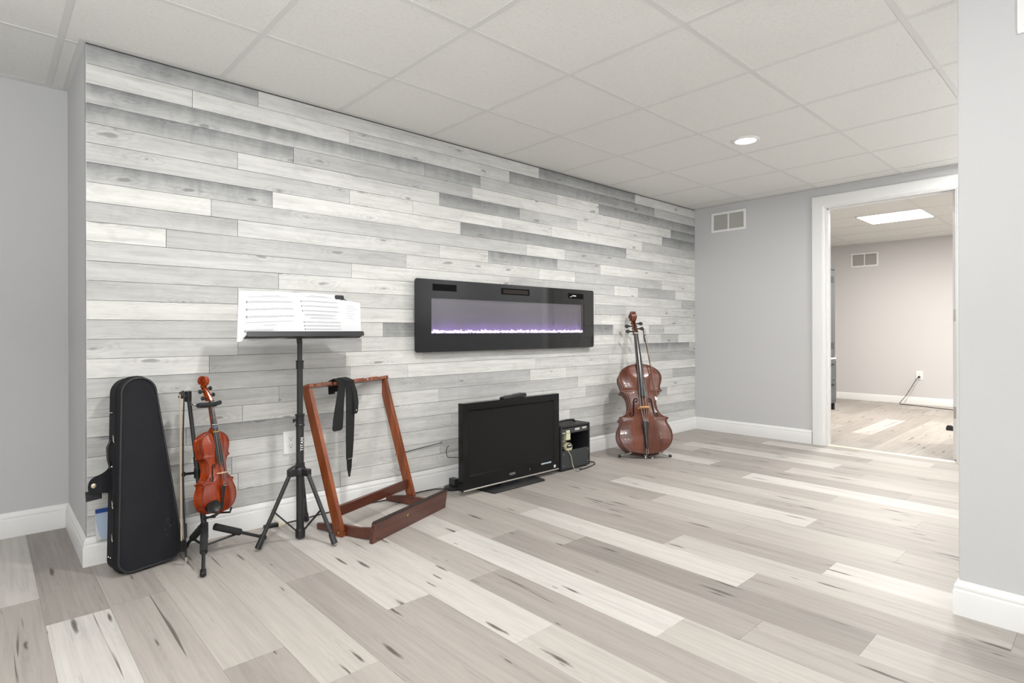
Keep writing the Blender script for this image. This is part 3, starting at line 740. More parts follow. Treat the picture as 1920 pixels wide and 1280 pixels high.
    for k in range(14):
        t = k / 13; y = (1.0 * B) + (yn - B) * t; w = (.045 * (1 - t) + .034 * t) * B * (1 if kind == 'violin' else .72); dp = (.045 if t > .12 else .045 + (.12 - t) * .9) * B
        zt = zl(y) - .012 * B
        if k == 0: dp = zt - .0
        secs.append([(w * math.cos(a), y - (0 if k else .01 * B), zt - dp * math.sin(a)) for a in [PI * q / 8 for q in range(9)]])
    m = 9; vs = [v for s_ in secs for v in s_]
    nk.add(vs, [(i * m + j, (i + 1) * m + j, (i + 1) * m + j + 1, i * m + j + 1) for i in range(len(secs) - 1) for j in range(m - 1)] + [(i * m, i * m + m - 1, (i + 1) * m + m - 1, (i + 1) * m) for i in range(len(secs) - 1)] + [tuple(range(m)), tuple((len(secs) - 1) * m + j for j in range(m))])
    neck = part('neck', nk, wood, root, smooth=50)
    fb = MB(); secs = []
    for y, w in ((ye, we), ((ye + yn) / 2, (we + wn) / 2), (yn, wn)):
        zt = zl(y); secs.append([(w * math.cos(a), y, zt - .006 * B + .012 * B * math.sin(a)) for a in [PI * q / 8 for q in range(9)]] + [(-w, y, zt - .014 * B), (w, y, zt - .014 * B)])
    m = 11; vs = [v for s_ in secs for v in s_]
    fb.add(vs, [(i * m + j, (i + 1) * m + j, (i + 1) * m + (j + 1) % m, i * m + (j + 1) % m) for i in range(2) for j in range(m)] + [tuple(range(m)), tuple(2 * m + j for j in range(m))])
    part('fingerboard', fb, ebony, root, smooth=40)
    nt = MB(); nt.box((0, yn + .006 * B, zl(yn) - .001 * B), (2 * wn, .014 * B, .022 * B)); part('nut', nt, ebony, root, bevel=.001 * B)
    # pegbox (two cheeks, back) bending backwards, then scroll
    k_ = 1.0 if kind == 'violin' else .92
    def pb(t): return (yn + (.012 + .205 * t * k_) * B, zl(yn) - .030 * B - (.052 * t + .03 * t * t) * B)
    px = MB()
    for s in (-1, 1):
        vs = []
        for i in range(9):
            t = i / 8; y, z = pb(t); hw = (.034 - .010 * t) * B * (1 if kind == 'violin' else .78); hz = (.034 - .012 * t) * B
            vs += [(s * hw, y, z + hz), (s * (hw - .010 * B), y, z + hz), (s * (hw - .010 * B), y, z - hz), (s * hw, y, z - hz)]
        px.add(vs, [(4 * i + j, 4 * i + 4 + j, 4 * i + 4 + (j + 1) % 4, 4 * i + (j + 1) % 4) for i in range(8) for j in range(4)] + [(0, 1, 2, 3), (32, 35, 34, 33)])
    vs = []
    for i in range(9):
        t = i / 8; y, z = pb(t); hw = (.034 - .010 * t) * B * (1 if kind == 'violin' else .78) * .98; hz = (.034 - .012 * t) * B
        vs += [(hw, y, z - hz * .45), (-hw, y, z - hz * .45), (-hw * .8, y, z - hz * 1.15), (hw * .8, y, z - hz * 1.15)]
    px.add(vs, [(4 * i + j, 4 * i + 4 + j, 4 * i + 4 + (j + 1) % 4, 4 * i + (j + 1) % 4) for i in range(8) for j in range(4)] + [(0, 1, 2, 3), (32, 35, 34, 33)])
    part('pegbox', px, wood, root, smooth=40)
    sc = MB(); y1, z1 = pb(1.0); cy, cz = y1 + .058 * B, z1 + .008 * B; pts = []; rs = []; n = 54
    for i in range(n):
        t = i / (n - 1); a = R(205) - t * R(720) ; rad = (.058 * (1 - t) ** .85 + .010) * B
        pts.append((0, cy + rad * math.cos(a) * 1.0, cz + rad * math.sin(a))); rs.append((.022 * (1 - t) + .012) * B)
    # ribbon volute: wide along x, growing towards the eye
    vs = []
    for i, (p, r_) in enumerate(zip(pts, rs)):
        t = i / (n - 1); hw = (.022 + .026 * t) * B; c0 = Vector((0, cy, cz)); rd = (Vector(p) - c0); rl = rd.length; rd.normalize()
        ro = rl + .012 * B * (1 - t * .6); rI = max(rl - .014 * B * (1 - t * .6), .001 * B)
        for sx_, r0 in ((-1, ro), (1, ro), (1, rI), (-1, rI)): vs.append(tuple(c0 + rd * r0 + Vector((sx_ * hw, 0, 0))))
    sc.add(vs, [(4 * i + j, 4 * i + 4 + j, 4 * i + 4 + (j + 1) % 4, 4 * i + (j + 1) % 4) for i in range(n - 1) for j in range(4)] + [(0, 1, 2, 3), (4 * n - 1, 4 * n - 2, 4 * n - 3, 4 * n - 4)])
    sc.cyl((-.050 * B, cy, cz), (.050 * B, cy, cz), .013 * B, 14)
    sc.cyl((-.018 * B, cy, cz), (.018 * B, cy, cz), .052 * B, 24)
    part('scroll', sc, wood, root, smooth=40, bevel=.0025 * B)
    # pegs
    pegs = []
    for i, (t, s) in enumerate(((.18, -1), (.40, 1), (.60, -1), (.82, 1))):
        y, z = pb(t); L0 = .03 * B; L1 = (.115 if kind == 'violin' else .098) * B
        p = MB(); pk = .8 if kind == 'cello' else 1
        p.cyl((-s * .034 * B, y, z), (s * L1 * .62, y, z), .0085 * B * pk, 10, .011 * B * pk)
        p.lathe([(.010 * B * pk, 0), (.015 * B * pk, .006 * B), (.010 * B * pk, .012 * B)], (s * L1 * .55, y, z), (s, 0, 0), 12)
        p.ball((s * L1 * .86, y, z), (.030 * B * pk, .028 * B * pk, .012 * B), 14); p.ball((s * (L1 * .86 + .030 * B * pk), y, z), .005 * B, 8)
        part('peg', p, ebony, root, smooth=60); pegs.append((y, z))
    # bridge
    ybr = .475 * B; zb = surf(0, ybr) - .001 * B; hb = zl(ybr) + .030 * B - zb
    bd = MB(); w = (.058 if kind == 'violin' else .060) * B
    o_ = [(-w, 0), (-w, .10 * hb), (-w * .78, .26 * hb), (-w * .95, .42 * hb), (-w * .98, .60 * hb), (-w * .86, .84 * hb), (-w * .45, .96 * hb), (0, hb), (w * .45, .96 * hb), (w * .86, .84 * hb), (w * .98, .60 * hb), (w * .95, .42 * hb), (w * .78, .26 * hb), (w, .10 * hb), (w, 0), (w * .55, 0), (w * .5, .16 * hb), (w * .22, .26 * hb), (0, .22 * hb), (-w * .22, .26 * hb), (-w * .5, .16 * hb), (-w * .55, 0)]
    bd.prism(o_, -.006 * B, .006 * B, frame((0, ybr, zb), (1, 0, 0), (0, 0, 1), (0, -1, 0)))
    bridge = part('bridge', bd, mat('maple_bridge', (222, 186, 150) if kind == 'violin' else (214, 160, 96), .45), root, smooth=30)
    # tailpiece, tail gut, end button
    tp = MB(); ys = [(.325, .030), (.30, .034), (.26, .026), (.18, .020), (.10, .017), (.045, .014)]; z0_ = zl(ybr) + .010 * B; z1_ = rib + .045 * B
    secs = []
    for y, w in ys:
        t = (.325 - y) / .28; zc_ = z0_ * (1 - t) + z1_ * t; secs.append([(w * B * math.cos(a), y * B, zc_ - .010 * B + .014 * B * math.sin(a)) for a in [PI * q / 6 for q in range(7)]])
    m = 7; vs = [v for s_ in secs for v in s_]
    tp.add(vs, [(i * m + j, (i + 1) * m + j, (i + 1) * m + j + 1, i * m + j + 1) for i in range(len(secs) - 1) for j in range(m - 1)] + [(i * m, i * m + m - 1, (i + 1) * m + m - 1, (i + 1) * m) for i in range(len(secs) - 1)] + [tuple(range(m)), tuple((len(secs) - 1) * m + j for j in range(m))])
    tl = part('tailpiece', tp, ebony, root, smooth=40)
    ft = MB()
    for i in range(4):
        x = (-.021 + .014 * i) * B; ft.cyl((x, .318 * B, z0_ + .004 * B), (x, .318 * B, z0_ + .022 * B), .0045 * B, 8); ft.box((x, .335 * B, z0_ + .004 * B), (.005 * B, .03 * B, .008 * B))
    part('fine_tuners', ft, M_CHROME, tl)
    eb = MB(); eb.lathe([(.020 * B, .004 * B), (.020 * B, -.012 * B), (.012 * B, -.02 * B), (.010 * B, -.034 * B)], (0, 0, rib * .5), (0, 1, 0), 14)
    gt = MB()
    eb.tube([(-.010 * B, .05 * B, z1_ - .006 * B), (-.010 * B, -.006 * B, rib + .02 * B), (0, -.012 * B, rib * .5), (.010 * B, -.006 * B, rib + .02 * B), (.010 * B, .05 * B, z1_ - .006 * B)], .003 * B, 6)
    part('end_button', eb, M_BLKS if kind == 'violin' else M_CHROME, root)
    # strings
    sm_ = mat('steel_string', (196, 192, 186), .28, metal=1)
    for i in range(4):
        q = i - 1.5; st = MB(); y, z = pegs[[3, 1, 0, 2][i] if False else i]
        xb = q * .031 * B * (1 if kind == 'violin' else .95); xn = q * .015 * B * (1 if kind == 'violin' else .8); r_ = (.0011 + .0004 * (1.5 - q)) * B * (1.0 if kind == 'violin' else .95)
        zbr = zb + hb * (1 - .07 * abs(q) ** 2 / 2.25)
        st.tube([(q * .014 * B, .335 * B, z0_ + .006 * B), (xb, ybr, zbr + .001 * B), (xn, yn, zl(yn) + .010 * B), (xn * .5, y, z + .004 * B)], r_, 6)
        part('string', st, sm_, root)
    return dict(surf=surf, zl=zl, pb=pb, yn=yn, wn=wn, we=we, ye=ye)

M_EBONY = mat('ebony', (26, 25, 26), .3)
M_EDGE_V = mat('dark_purfling', (60, 22, 12), .4)
# violin: foot at (.744,2.717,.196)
n_h = Vector((.56, -.83, 0)).normalized(); lean = R(9)
ax_y = (Vector((0, 0, 1)) * math.cos(lean) - n_h * math.sin(lean)); ax_z = (n_h * math.cos(lean) + Vector((0, 0, 1)) * math.sin(lean)); ax_x = ax_y.cross(ax_z)
roll = Matrix.Rotation(R(-4.6), 3, ax_z); ax_x = roll @ ax_x; ax_y = roll @ ax_y
BV = .356
Mv = frame(Vector((.755, 2.720, .196)) - ax_z * .018, ax_x, ax_y, ax_z)
vio = thing('violin', 'orange-red varnished violin with coloured fingering tapes, held in a black stand', 'violin', M=Mv)
M_VIO = stained_wood('violin_varnish', (98, 27, 6), (138, 46, 9), (168, 74, 16), .24, .35, (45, 3, 45), 1.0)
info = instrument(vio, BV, .034, .034, (M_VIO, M_EDGE_V, M_EBONY), 'violin')
for (yy, rgb, nm) in ((1.165, (150, 40, 30), 'dark red fingering tape'), (1.075, (236, 236, 236), 'white fingering tape'), (1.045, (90, 150, 205), 'blue fingering tape'), (.985, (238, 196, 40), 'yellow fingering tape')):
    y = yy * BV; t_ = (y - info['ye']) / (info['yn'] - info['ye']); w = info['we'] * (1 - t_) + info['wn'] * t_ + .0006
    b_ = MB(); b_.tube([(w * math.cos(a), y, info['zl'](y) - .006 * BV + .0128 * BV * math.sin(a)) for a in [PI * q / 10 for q in range(11)]], .0016, 4, up=(0, 1, 0)); o = part('fingering_tape', b_, mat('tape', rgb, .5), vio); tag(o, nm)
cr = MB()
cr.grid(lambda u, v: ((-.070 + .066 * math.cos(2 * PI * u) * v * .62) * 1.0 + .012, .034 + .027 * math.sin(2 * PI * u) * v, .050 + .009 * (v ** 2.2)), 28, 6)
cr.grid(lambda u, v: ((-.070 + .066 * math.cos(2 * PI * u) * .62 * (1 - .15 * v)) + .012, .034 + .027 * math.sin(2 * PI * u) * (1 - .15 * v), .059 - .014 * v), 28, 2)
part('chin_rest', cr, M_EBONY, vio, smooth=60)

# violin stand (black tubular)
vs_ = thing('violin_stand', 'black folding instrument stand carrying the violin and its bow', 'instrument stand', (.720, 2.775, 0))
pole_t = Vector((.678, 2.868, .712)); hub = Vector((.716, 2.765, .135))
b_ = MB(); b_.cyl(hub - (pole_t - hub).normalized() * .02, hub + (pole_t - hub) * .52, .0115, 16); b_.cyl(hub + (pole_t - hub) * .5, pole_t, .0085, 16)
part('pole', b_, M_BLK, vs_, world=True)
b_ = MB(); b_.cyl(pole_t - Vector((0, 0, .035)), pole_t + Vector((0, 0, .012)), .014, 16); part('pole_cap', b_, M_BLKS, vs_, world=True, bevel=.002)
pc = hub + (pole_t - hub) * .40
b_ = MB(); b_.cyl(pc - Vector((0, 0, .022)), pc + Vector((0, 0, .018)), .016, 14); b_.cyl(pc, pc + Vector((-.055, -.01, .004)), .006, 10); b_.ball(tuple(pc + Vector((-.058, -.01, .004))), (.010, .006, .012), 10)
part('clamp_knob', b_, M_BLKS, vs_, world=True)
# hub body and padded legs
feet = {'front': Vector((.650, 2.530, .012)), 'right': Vector((.985, 2.790, .012)), 'left': Vector((.668, 2.905, .012))}
b_ = MB(); b_.cyl(hub + Vector((0, 0, -.055)), hub + Vector((0, 0, .015)), .016, 16); part('hub', b_, M_BLKS, vs_, world=True, bevel=.002)
hubl = hub + Vector((0, 0, -.085))
for nm, f in feet.items():
    top_ = hub + (Vector((f.x, f.y, hub.z)) - hub) * .06; mid = top_ + (f - top_) * .55
    L_ = MB(); L_.cyl(mid - (f - top_) * .05, f, .0075, 12); lg = part('leg', L_, M_BLK, vs_, world=True)
    if nm == 'left': pass
    fo = MB(); fo.cyl(top_ + (f - top_) * (.10 if nm == 'right' else .04), mid, .0155, 14); part('foam_grip', fo, M_FOAM, lg, world=True, bevel=.003)
    cp = MB(); dirn = (f - top_).normalized(); cp.cyl(f - dirn * .028, f + dirn * .002, .0115, 14, .0125); part('rubber_foot', cp, M_BLKS, lg, world=True, bevel=.003)
    br = MB(); br.cyl(hubl, top_ + (f - top_) * .56, .005, 10); br.ball(tuple(top_ + (f - top_) * .56), .008, 8); part('brace', br, M_BLK, vs_, world=True)
b_ = MB(); b_.cyl(hub, hubl - Vector((0, 0, .012)), .010, 14); b_.ball(tuple(hubl), .014, 10); part('lower_hub', b_, M_BLKS, vs_, world=True)
# neck yoke
yk = Mv @ Vector((0, info['yn'] - .012, info['zl'](info['yn']) - .026))
arm0 = pole_t + Vector((.004, -.01, -.045)); yk_c = yk
b_ = MB(); b_.cyl(arm0, yk_c - ax_x * .045 - ax_z * .012, .004, 10); b_.ball(tuple(arm0 + (yk_c - ax_x * .045 - arm0) * .5), .006, 8); part('yoke_arm', b_, M_CHROME, vs_, world=True)
b_ = MB(); b_.tube([yk_c - ax_x * .050 + ax_z * .000, yk_c - ax_x * .030 - ax_z * .010, yk_c - ax_z * .014, yk_c + ax_x * .026 - ax_z * .006, yk_c + ax_x * .030 + ax_z * .020], .0105, 12)
b_.tube([yk_c - ax_x * .045 + ax_y * .002, yk_c - ax_x * .024 + ax_z * .026, yk_c + ax_x * .006 + ax_z * .040, yk_c + ax_x * .040 + ax_z * .034 + ax_y * .006], .0098, 12)
part('neck_yoke', b_, M_FOAM, vs_, world=True, smooth=60)
# body rest plate
br0 = Mv @ Vector((-.085, .055, -.012))
b_ = MB(); b_.box((-.100, .050, -.010), (.080, .056, .014), Mv); b_.box((-.03, .045, -.020), (.12, .018, .012), Mv); part('body_rest', b_, mat('grey_rubber', (92, 93, 94), .7), vs_, world=True, bevel=.003)
for s in (-1, 1):
    b_ = MB(); p0 = Mv @ Vector((s * .045, -.008, -.006)); p1 = Mv @ Vector((s * .045, -.010, .046)); p2 = Mv @ Vector((s * .045, .010, .056)); b_.tube([hub + Vector((0, 0, .03)), p0, p1, p2], .0045, 8); part('support_arm', b_, M_BLK, vs_, world=True)
# bow hook
hk = pole_t + Vector((-.026, -.048, -.006))
b_ = MB(); b_.tube([pole_t + Vector((-.003, -.003, -.006)), pole_t + Vector((-.014, -.024, -.006)), hk], .0045, 8); b_.ball(tuple(hk + Vector((-.012, -.004, 0))), (.014, .009, .009), 10); part('bow_hook', b_, M_BLKS, vs_, world=True)

def bow(label, tip, frog, side, L_total, hair_rgb, stick_mat, name='bow'):
    """tip and frog: world points of the stick ends; side: direction of the hair from the stick"""
    tip, frog, side = Vector(tip), Vector(frog), Vector(side)
    y = (tip - frog).normalized(); side = (side - y * side.dot(y)).normalized(); L_ = (tip - frog).length
    M = frame(frog, side, y, side.cross(y)); t = thing(name, label, 'bow', M=M)
    b = MB(); n = 20
    b.tube([(.010 * math.sin(PI * i / n) * .9, L_ * i / n, 0) for i in range(n + 1)], [.0045 - .0017 * i / n for i in range(n + 1)], 10); part('stick', b, stick_mat, t)
    b = MB(); b.prism([(0, L_ - .004), (.004, L_ + .006), (.020, L_ - .002), (.021, L_ - .010), (.008, L_ - .024), (.002, L_ - .03)], -.004, .004); part('head', b, mat('bow_head', (225, 220, 210), .4) if name == 'cello_bow' else stick_mat, t, bevel=.001)
    b = MB(); b.prism([(.004, .025), (.022, .028), (.024, .070), (.014, .078), (.004, .075)], -.006, .006); part('frog', b, M_EBONY, t, bevel=.0015)
    b = MB(); b.lim(.0185, .0197, .06, L_ - .008, -.0042, .0042); part('bow_hair', b, mat('horsehair', hair_rgb, .6), t)
    b = MB(); b.cyl((0, -.018, 0), (0, .002, 0), .0045, 12); part('end_screw', b, M_CHROME, t)
    b = MB(); b.cyl((0, .08, 0), (0, .14, 0), .0052, 12); part('grip', b, M_BLKS, t)
    return t
bow('black violin bow hanging upright from the left side of the violin stand', (.648, 2.806, .728), (.632, 2.715, .034), (-1, -.35, 0), .74, (214, 190, 160), mat('black_bow_stick', (34, 34, 36), .35), 'violin_bow')

# cello
n_h = Vector((-.69, -.724, 0)).normalized(); lean = R(23)
upv = Vector((0, 0, 1)); ax_y = upv * math.cos(lean) - n_h * math.sin(lean); ax_z = n_h * math.cos(lean) + upv * math.sin(lean); ax_x = ax_y.cross(ax_z)
BC = .735
Mc = frame(Vector((3.773, 2.541, .036)) - ax_z * .085, ax_x, ax_y, ax_z)
cel = thing('cello', 'dark red-brown cello leaning in the corner against the plank wall', 'cello', M=Mc)
M_CEL = stained_wood('cello_varnish', (58, 23, 11), (94, 42, 20), (122, 62, 31), .3, .3, (14, 1.6, 14), 1.0)
ic = instrument(cel, BC, .100, .032, (M_CEL, mat('worn_edge', (48, 22, 14), .45), mat('worn_ebony', (44, 43, 44), .22)), 'cello')
# cello stand: two little legs spreading from the foot of the body
cs = thing('cello_stand', 'small chrome two-legged rest spreading under the foot of the cello', 'instrument stand', (3.84, 2.62, 0))
base = Vector((3.815, 2.575, .022))
for nm, f in (('l', Vector((3.660, 2.722, .009))), ('r', Vector((3.960, 2.438, .009)))):
    m_ = base + (f - base) * .38 + Vector((0, 0, .028))
    b_ = MB(); b_.cyl(m_, f, .007, 10); lg = part('leg', b_, M_CHROME, cs, world=True)
    b_ = MB(); dn = (f - m_).normalized(); b_.cyl(f - dn * .022, f + dn * .001, .010, 12); part('rubber_foot', b_, M_BLKS, lg, world=True)
b_ = MB(); b_.tube([base + (Vector((3.660, 2.722, .009)) - base) * .38 + Vector((0, 0, .028)), base + Vector((.012, .012, -.012)), base + (Vector((3.960, 2.438, .009)) - base) * .38 + Vector((0, 0, .028))], .006, 8); part('crossbar', b_, M_BLK, cs, world=True)
b_ = MB(); b_.cyl(Mc @ Vector((0, -.024, .05)), (3.795, 2.500, .004), .007, 12); b_.ball((3.795, 2.500, .008), .008, 10); part('endpin', b_, M_CHROME, cel, world=True)
# bow hanging from the cello pegs, head downwards
p_top = Mc @ Vector((.050, ic['yn'] + .050, ic['zl'](ic['yn']) + .030)); p_bot = Mc @ Vector((.085, .555 * BC, .100 + .080))
bow('brown cello bow hanging head-down in front of the cello from its pegs', p_bot, p_top, ax_x, .7, (196, 150, 110), mat('brown_bow_stick', (74, 38, 24), .35), 'cello_bow')

# ---------------------------------------------------------------- violin case
cy_ = R(11); cM = frame((.525, 2.775, .004), (math.cos(cy_), math.sin(cy_), 0), (-math.sin(cy_), math.cos(cy_), 0), (0, 0, 1))
lt = Matrix.Rotation(R(-4.0), 4, 'X') @ Matrix.Rotation(R(-2.4), 4, 'Y'); cM = cM @ lt
vc = thing('violin_case', 'black fabric violin case standing on end against the plank wall', 'instrument case', M=cM)
def case_outline(gx=0.0):
    # x half width at z, rounded ends; returns closed outline
    pts = []
    wb, wt, hh = .128 - gx, .071 - gx, .800
    rb, rt = .052 - gx * .5, .066 - gx * .6
    # bottom right corner
    z0 = .004 + gx; z1 = hh - gx
    for k in range(9): a = R(-90 + 88 * k / 8); pts.append((wb - rb + rb * math.cos(a), z0 + rb + rb * math.sin(a)))
    for k in range(13): a = R(2 + 88 * k / 12); pts.append((wt - rt + rt * math.cos(a), z1 - rt + rt * math.sin(a)))
    return pts + [(-x, z) for x, z in reversed(pts)]
def shell(o0, y0, o1, y1, caps=(True, True)):
    n = len(o0); vs = [(x, y0, z) for x, z in o0] + [(x, y1, z) for x, z in o1]; fs = [(i, (i + 1) % n, n + (i + 1) % n, n + i) for i in range(n)]
    if caps[0]: fs.append(tuple(range(n)))
    if caps[1]: fs.append(tuple(range(2 * n - 1, n - 1, -1)))
    return vs, fs
b_ = MB(); O0, O1, O2 = case_outline(.010), case_outline(.002), case_outline(0)
b_.add(*shell(O1, .008, O2, .045)); b_.add(*shell(O2, .050, O1, .118)); b_.add(*shell(O1, .118, O0, .126, (False, True))); b_.add(*shell(case_outline(.004), .043, case_outline(.004), .052))
part('shell', b_, M_NYLON, vc, smooth=50)
b_ = MB(); On = case_outline(.012); n = len(On)
def pan(u, v):
    i = u * n; i0 = int(i) % n; p = On[i0]; c = (0, .33); s = v
    return (c[0] + (p[0] - c[0]) * s, .010 - .010 * (1 - v ** 3), c[1] + (p[1] - c[1]) * s)
b_.grid(pan, n, 10); part('front_panel', b_, M_NYLON, vc, smooth=60)
b_ = MB(); b_.tube([(x, .006, z) for x, z in case_outline(.006)] + [(case_outline(.006)[0][0], .006, case_outline(.006)[0][1])], .0042, 8, False); part('piping', b_, M_NYLON2, vc)
b_ = MB(); b_.tube([(x, .0475, z) for x, z in case_outline(-.0015)] + [(case_outline(-.0015)[0][0], .0475, case_outline(-.0015)[0][1])], .003, 6, False); part('zipper', b_, mat('zipper_tape', (22, 22, 24), .5), vc)
def cx_at(z):
    return -(.128 + (.071 - .128) * (z - .05) / (.70))
for z in (.565, .300, .170):
    x = cx_at(z) - .003; b_ = MB()
    b_.box((x - .002, .046, z), (.006, .006, .011)); b_.box((x - .005, .041, z - .004), (.003, .007, .007)); b_.tube([(x - .006, .039, z - .006), (x - .008, .036, z - .016), (x - .006, .035, z - .024)], .0019, 6)
    part('zipper_pull', b_, M_CHROME, vc)
for (x, z) in ((-.112, .08), (-.108, .08)):
    pass
for (x, y, z) in ((cx_at(.07) - .001, .070, .075), (cx_at(.07) - .001, .092, .075), (cx_at(.66) - .001, .080, .66), (cx_at(.66) - .001, .098, .66), (cx_at(.45) - .002, .072, .44)):
    b_ = MB(); b_.ball((x, y, z), .003, 8); part('rivet', b_, M_CHROME, vc)
# side handle flap spread out flat towards the left
fl_out = [(0, .474), (-.018, .462), (-.032, .445), (-.040, .418), (-.046, .395), (-.073, .380), (-.100, .375), (-.117, .365), (-.126, .340), (-.124, .318), (-.113, .305), (-.080, .303), (-.057, .299), (-.046, .284), (-.040, .250), (-.030, .222), (-.011, .208), (.02, .2), (.02, .48)]
for _ in range(2): fl_out = [q for i_ in range(len(fl_out)) for q in ((fl_out[i_][0] * .75 + fl_out[(i_ + 1) % len(fl_out)][0] * .25, fl_out[i_][1] * .75 + fl_out[(i_ + 1) % len(fl_out)][1] * .25), (fl_out[i_][0] * .25 + fl_out[(i_ + 1) % len(fl_out)][0] * .75, fl_out[i_][1] * .25 + fl_out[(i_ + 1) % len(fl_out)][1] * .75))]
b_ = MB(); b_.prism([(x, z) for x, z in fl_out], -.003, .003, frame((-.056, .100, .036), (1, .10, 0), (0, 0, 1), (0, 1, -.0)))
flp = part('handle_flap', b_, M_NYLON, vc, bevel=.0015)
b_ = MB(); b_.lathe([(.0095, 0), (.0095, .003), (.006, .005), (0.0001, .005)], (-.161, .085, .376), (0, -1, 0), 18); part('snap', b_, mat('pale_brass', (214, 202, 172), .3, metal=.9), flp)
b_ = MB(); b_.box((-.157, .107, .335), (.056, .006, .040)); part('handle_strap', b_, M_NYLON2, flp, bevel=.002)
b_ = MB(); b_.tube([(cx_at(.55), .09, .545), (cx_at(.52) - .012, .09, .52), (cx_at(.48) - .010, .09, .47), (cx_at(.44), .09, .43)], .005, 8); part('carry_loop', b_, M_NYLON2, vc)
b_ = MB(); random.seed(4)
dm = mat('chalky_scuff', (56, 57, 61), .9)
for i in range(26):
    x = .066 + random.gauss(0, .008); z = .175 + random.gauss(0, .028); r_ = random.uniform(.001, .003)
    b_.add([(x + r_ * math.cos(k * PI / 3), -.0010, z + r_ * 1.3 * math.sin(k * PI / 3)) for k in range(6)], [tuple(range(6))])
part('scuff_mark', b_, dm, vc, smooth=0)

# booklet leaning behind the case
bM = frame((.374, 2.966, .119 - .012), (1, .03, 0), (0, .16, 1), (0, -1, .16))
bk = thing('booklet', 'small white and pale blue booklet with a dark blue top band, beside the violin case', 'booklet', M=bM)
b_ = MB(); b_.lim(-.022, .040, 0, .130, -.003, 0); part('pages', b_, M_PAPER, bk)
b_ = MB(); b_.lim(-.021, .040, .002, .112, 0, .0007); part('cover', b_, mat('pale_blue_cover', (168, 184, 204), .45), bk)
b_ = MB(); b_.lim(-.021, .040, .112, .130, 0, .0007); part('title_band', b_, mat('dark_blue_band', (22, 66, 140), .45), bk)
b_ = MB(); b_.prism([(-.0212, .002), (-.003, .002), (-.010, .02), (-.016, .05), (-.0212, .085)], .0007, .0013); part('page_curl', b_, M_PAPER, bk)

# ---------------------------------------------------------------- music stand
ms_c = Vector((1.113, 2.69, 0))
ms = thing('music_stand', 'black tripod music stand holding open sheet music', 'music stand', ms_c)
b_ = MB(); b_.cyl((0, 0, .012), (0, 0, .575), .0178, 24); mp_ = part('lower_pole', b_, M_BLK, ms)
b_ = MB(); b_.cyl((0, 0, .55), (0, 0, .835), .0140, 24); part('middle_pole', b_, M_BLK, ms)
b_ = MB(); b_.cyl((0, 0, .82), (0, 0, .975), .0118, 24); part('upper_pole', b_, M_BLK, ms)
b_ = MB(); b_.lathe([(.0195, .540), (.0215, .540), (.0225, .546), (.0195, .550), (.0195, .588), (.0225, .592), (.0225, .596), (.0150, .597)], seg=24); b_.cyl((0, 0, .572), (-.030, -.004, .570), .006, 10); b_.ball((-.031, -.004, .568), (.005, .008, .011), 10); part('clutch', b_, M_BLKS, ms)
b_ = MB(); b_.lathe([(.0175, .812), (.0175, .842), (.0185, .846), (.0185, .852), (.0120, .853)], seg=24); part('clutch', b_, M_BLKS, ms)
b_ = MB(); b_.lathe([(.0195, .345), (.0215, .345), (.0215, .362), (.0185, .364)], seg=24); b_.tube([(-.012, -.014, .357), (-.040, -.016, .352), (-.062, -.012, .340)], .0055, 8); part('leg_clamp', b_, M_BLKS, ms)
feet = [Vector((.912, 2.672, .014)), Vector((1.192, 2.492, .014)), Vector((1.235, 2.905, .014))]
hubz = .325
b_ = MB(); b_.lathe([(.0195, .305), (.024, .305), (.028, .315), (.028, .335), (.022, .347), (.0185, .347)], seg=24)
for f in feet:
    dv = (f - ms_c); dv.z = 0; dv.normalize(); b_.box((0, 0, 0), (.050, .026, .034), frame(Vector((0, 0, .322)) + dv * .036, dv, (-dv.y, dv.x, 0), (0, 0, 1)))
part('leg_bracket', b_, M_BLKS, ms, bevel=.004)
for i, f in enumerate(feet):
    dv = (f - ms_c); dz = dv.copy(); dz.z = 0; dz.normalize(); top_ = dz * .050 + Vector((0, 0, .318)); ff = f - ms_c
    b_ = MB(); b_.cyl(top_, ff, .0095, 16); lg = part('leg', b_, M_BLK, ms); dn = (ff - top_).normalized()
    b_ = MB(); b_.cyl(ff - dn * .045, ff + dn * .004, .0125, 16, .0145); part('rubber_foot', b_, M_BLKS, lg, bevel=.003)
    b_ = MB(); md = top_ + (ff - top_) * .52; b_.box((0, 0, 0), ((Vector((dz.x * .012, dz.y * .012, .035)) - md).length, .011, .006), frame((md + dz * .012 + Vector((0, 0, .035))) / 2, (dz * .012 + Vector((0, 0, .035)) - md).normalized(), Vector((-dz.y, dz.x, 0)), (dz * .012 + Vector((0, 0, .035)) - md).normalized().cross(Vector((-dz.y, dz.x, 0))))); b_.ball(tuple(md), .009, 8)
    part('brace', b_, M_BLK, ms)
b_ = MB(); b_.lathe([(.015, .006), (.022, .010), (.023, .045), (.0195, .052)], seg=24); part('brace_collar', b_, M_BLKS, ms, bevel=.001)
vd = Vector((-1.113, -2.69, 0)).normalized(); sd = Vector((-vd.y, vd.x, 0))
wv_ = text_mesh('TITAN', .020, frame(Vector((0, 0, .455)) + (vd * .865 + sd * .50) * .0181, (0, 0, 1), -(sd * .865 - vd * .5), (vd * .865 + sd * .5)), .0003, 1.15, .0004)
part('pole_lettering', wv_, mat('white_lettering', (226, 226, 226), .5), mp_, smooth=0)
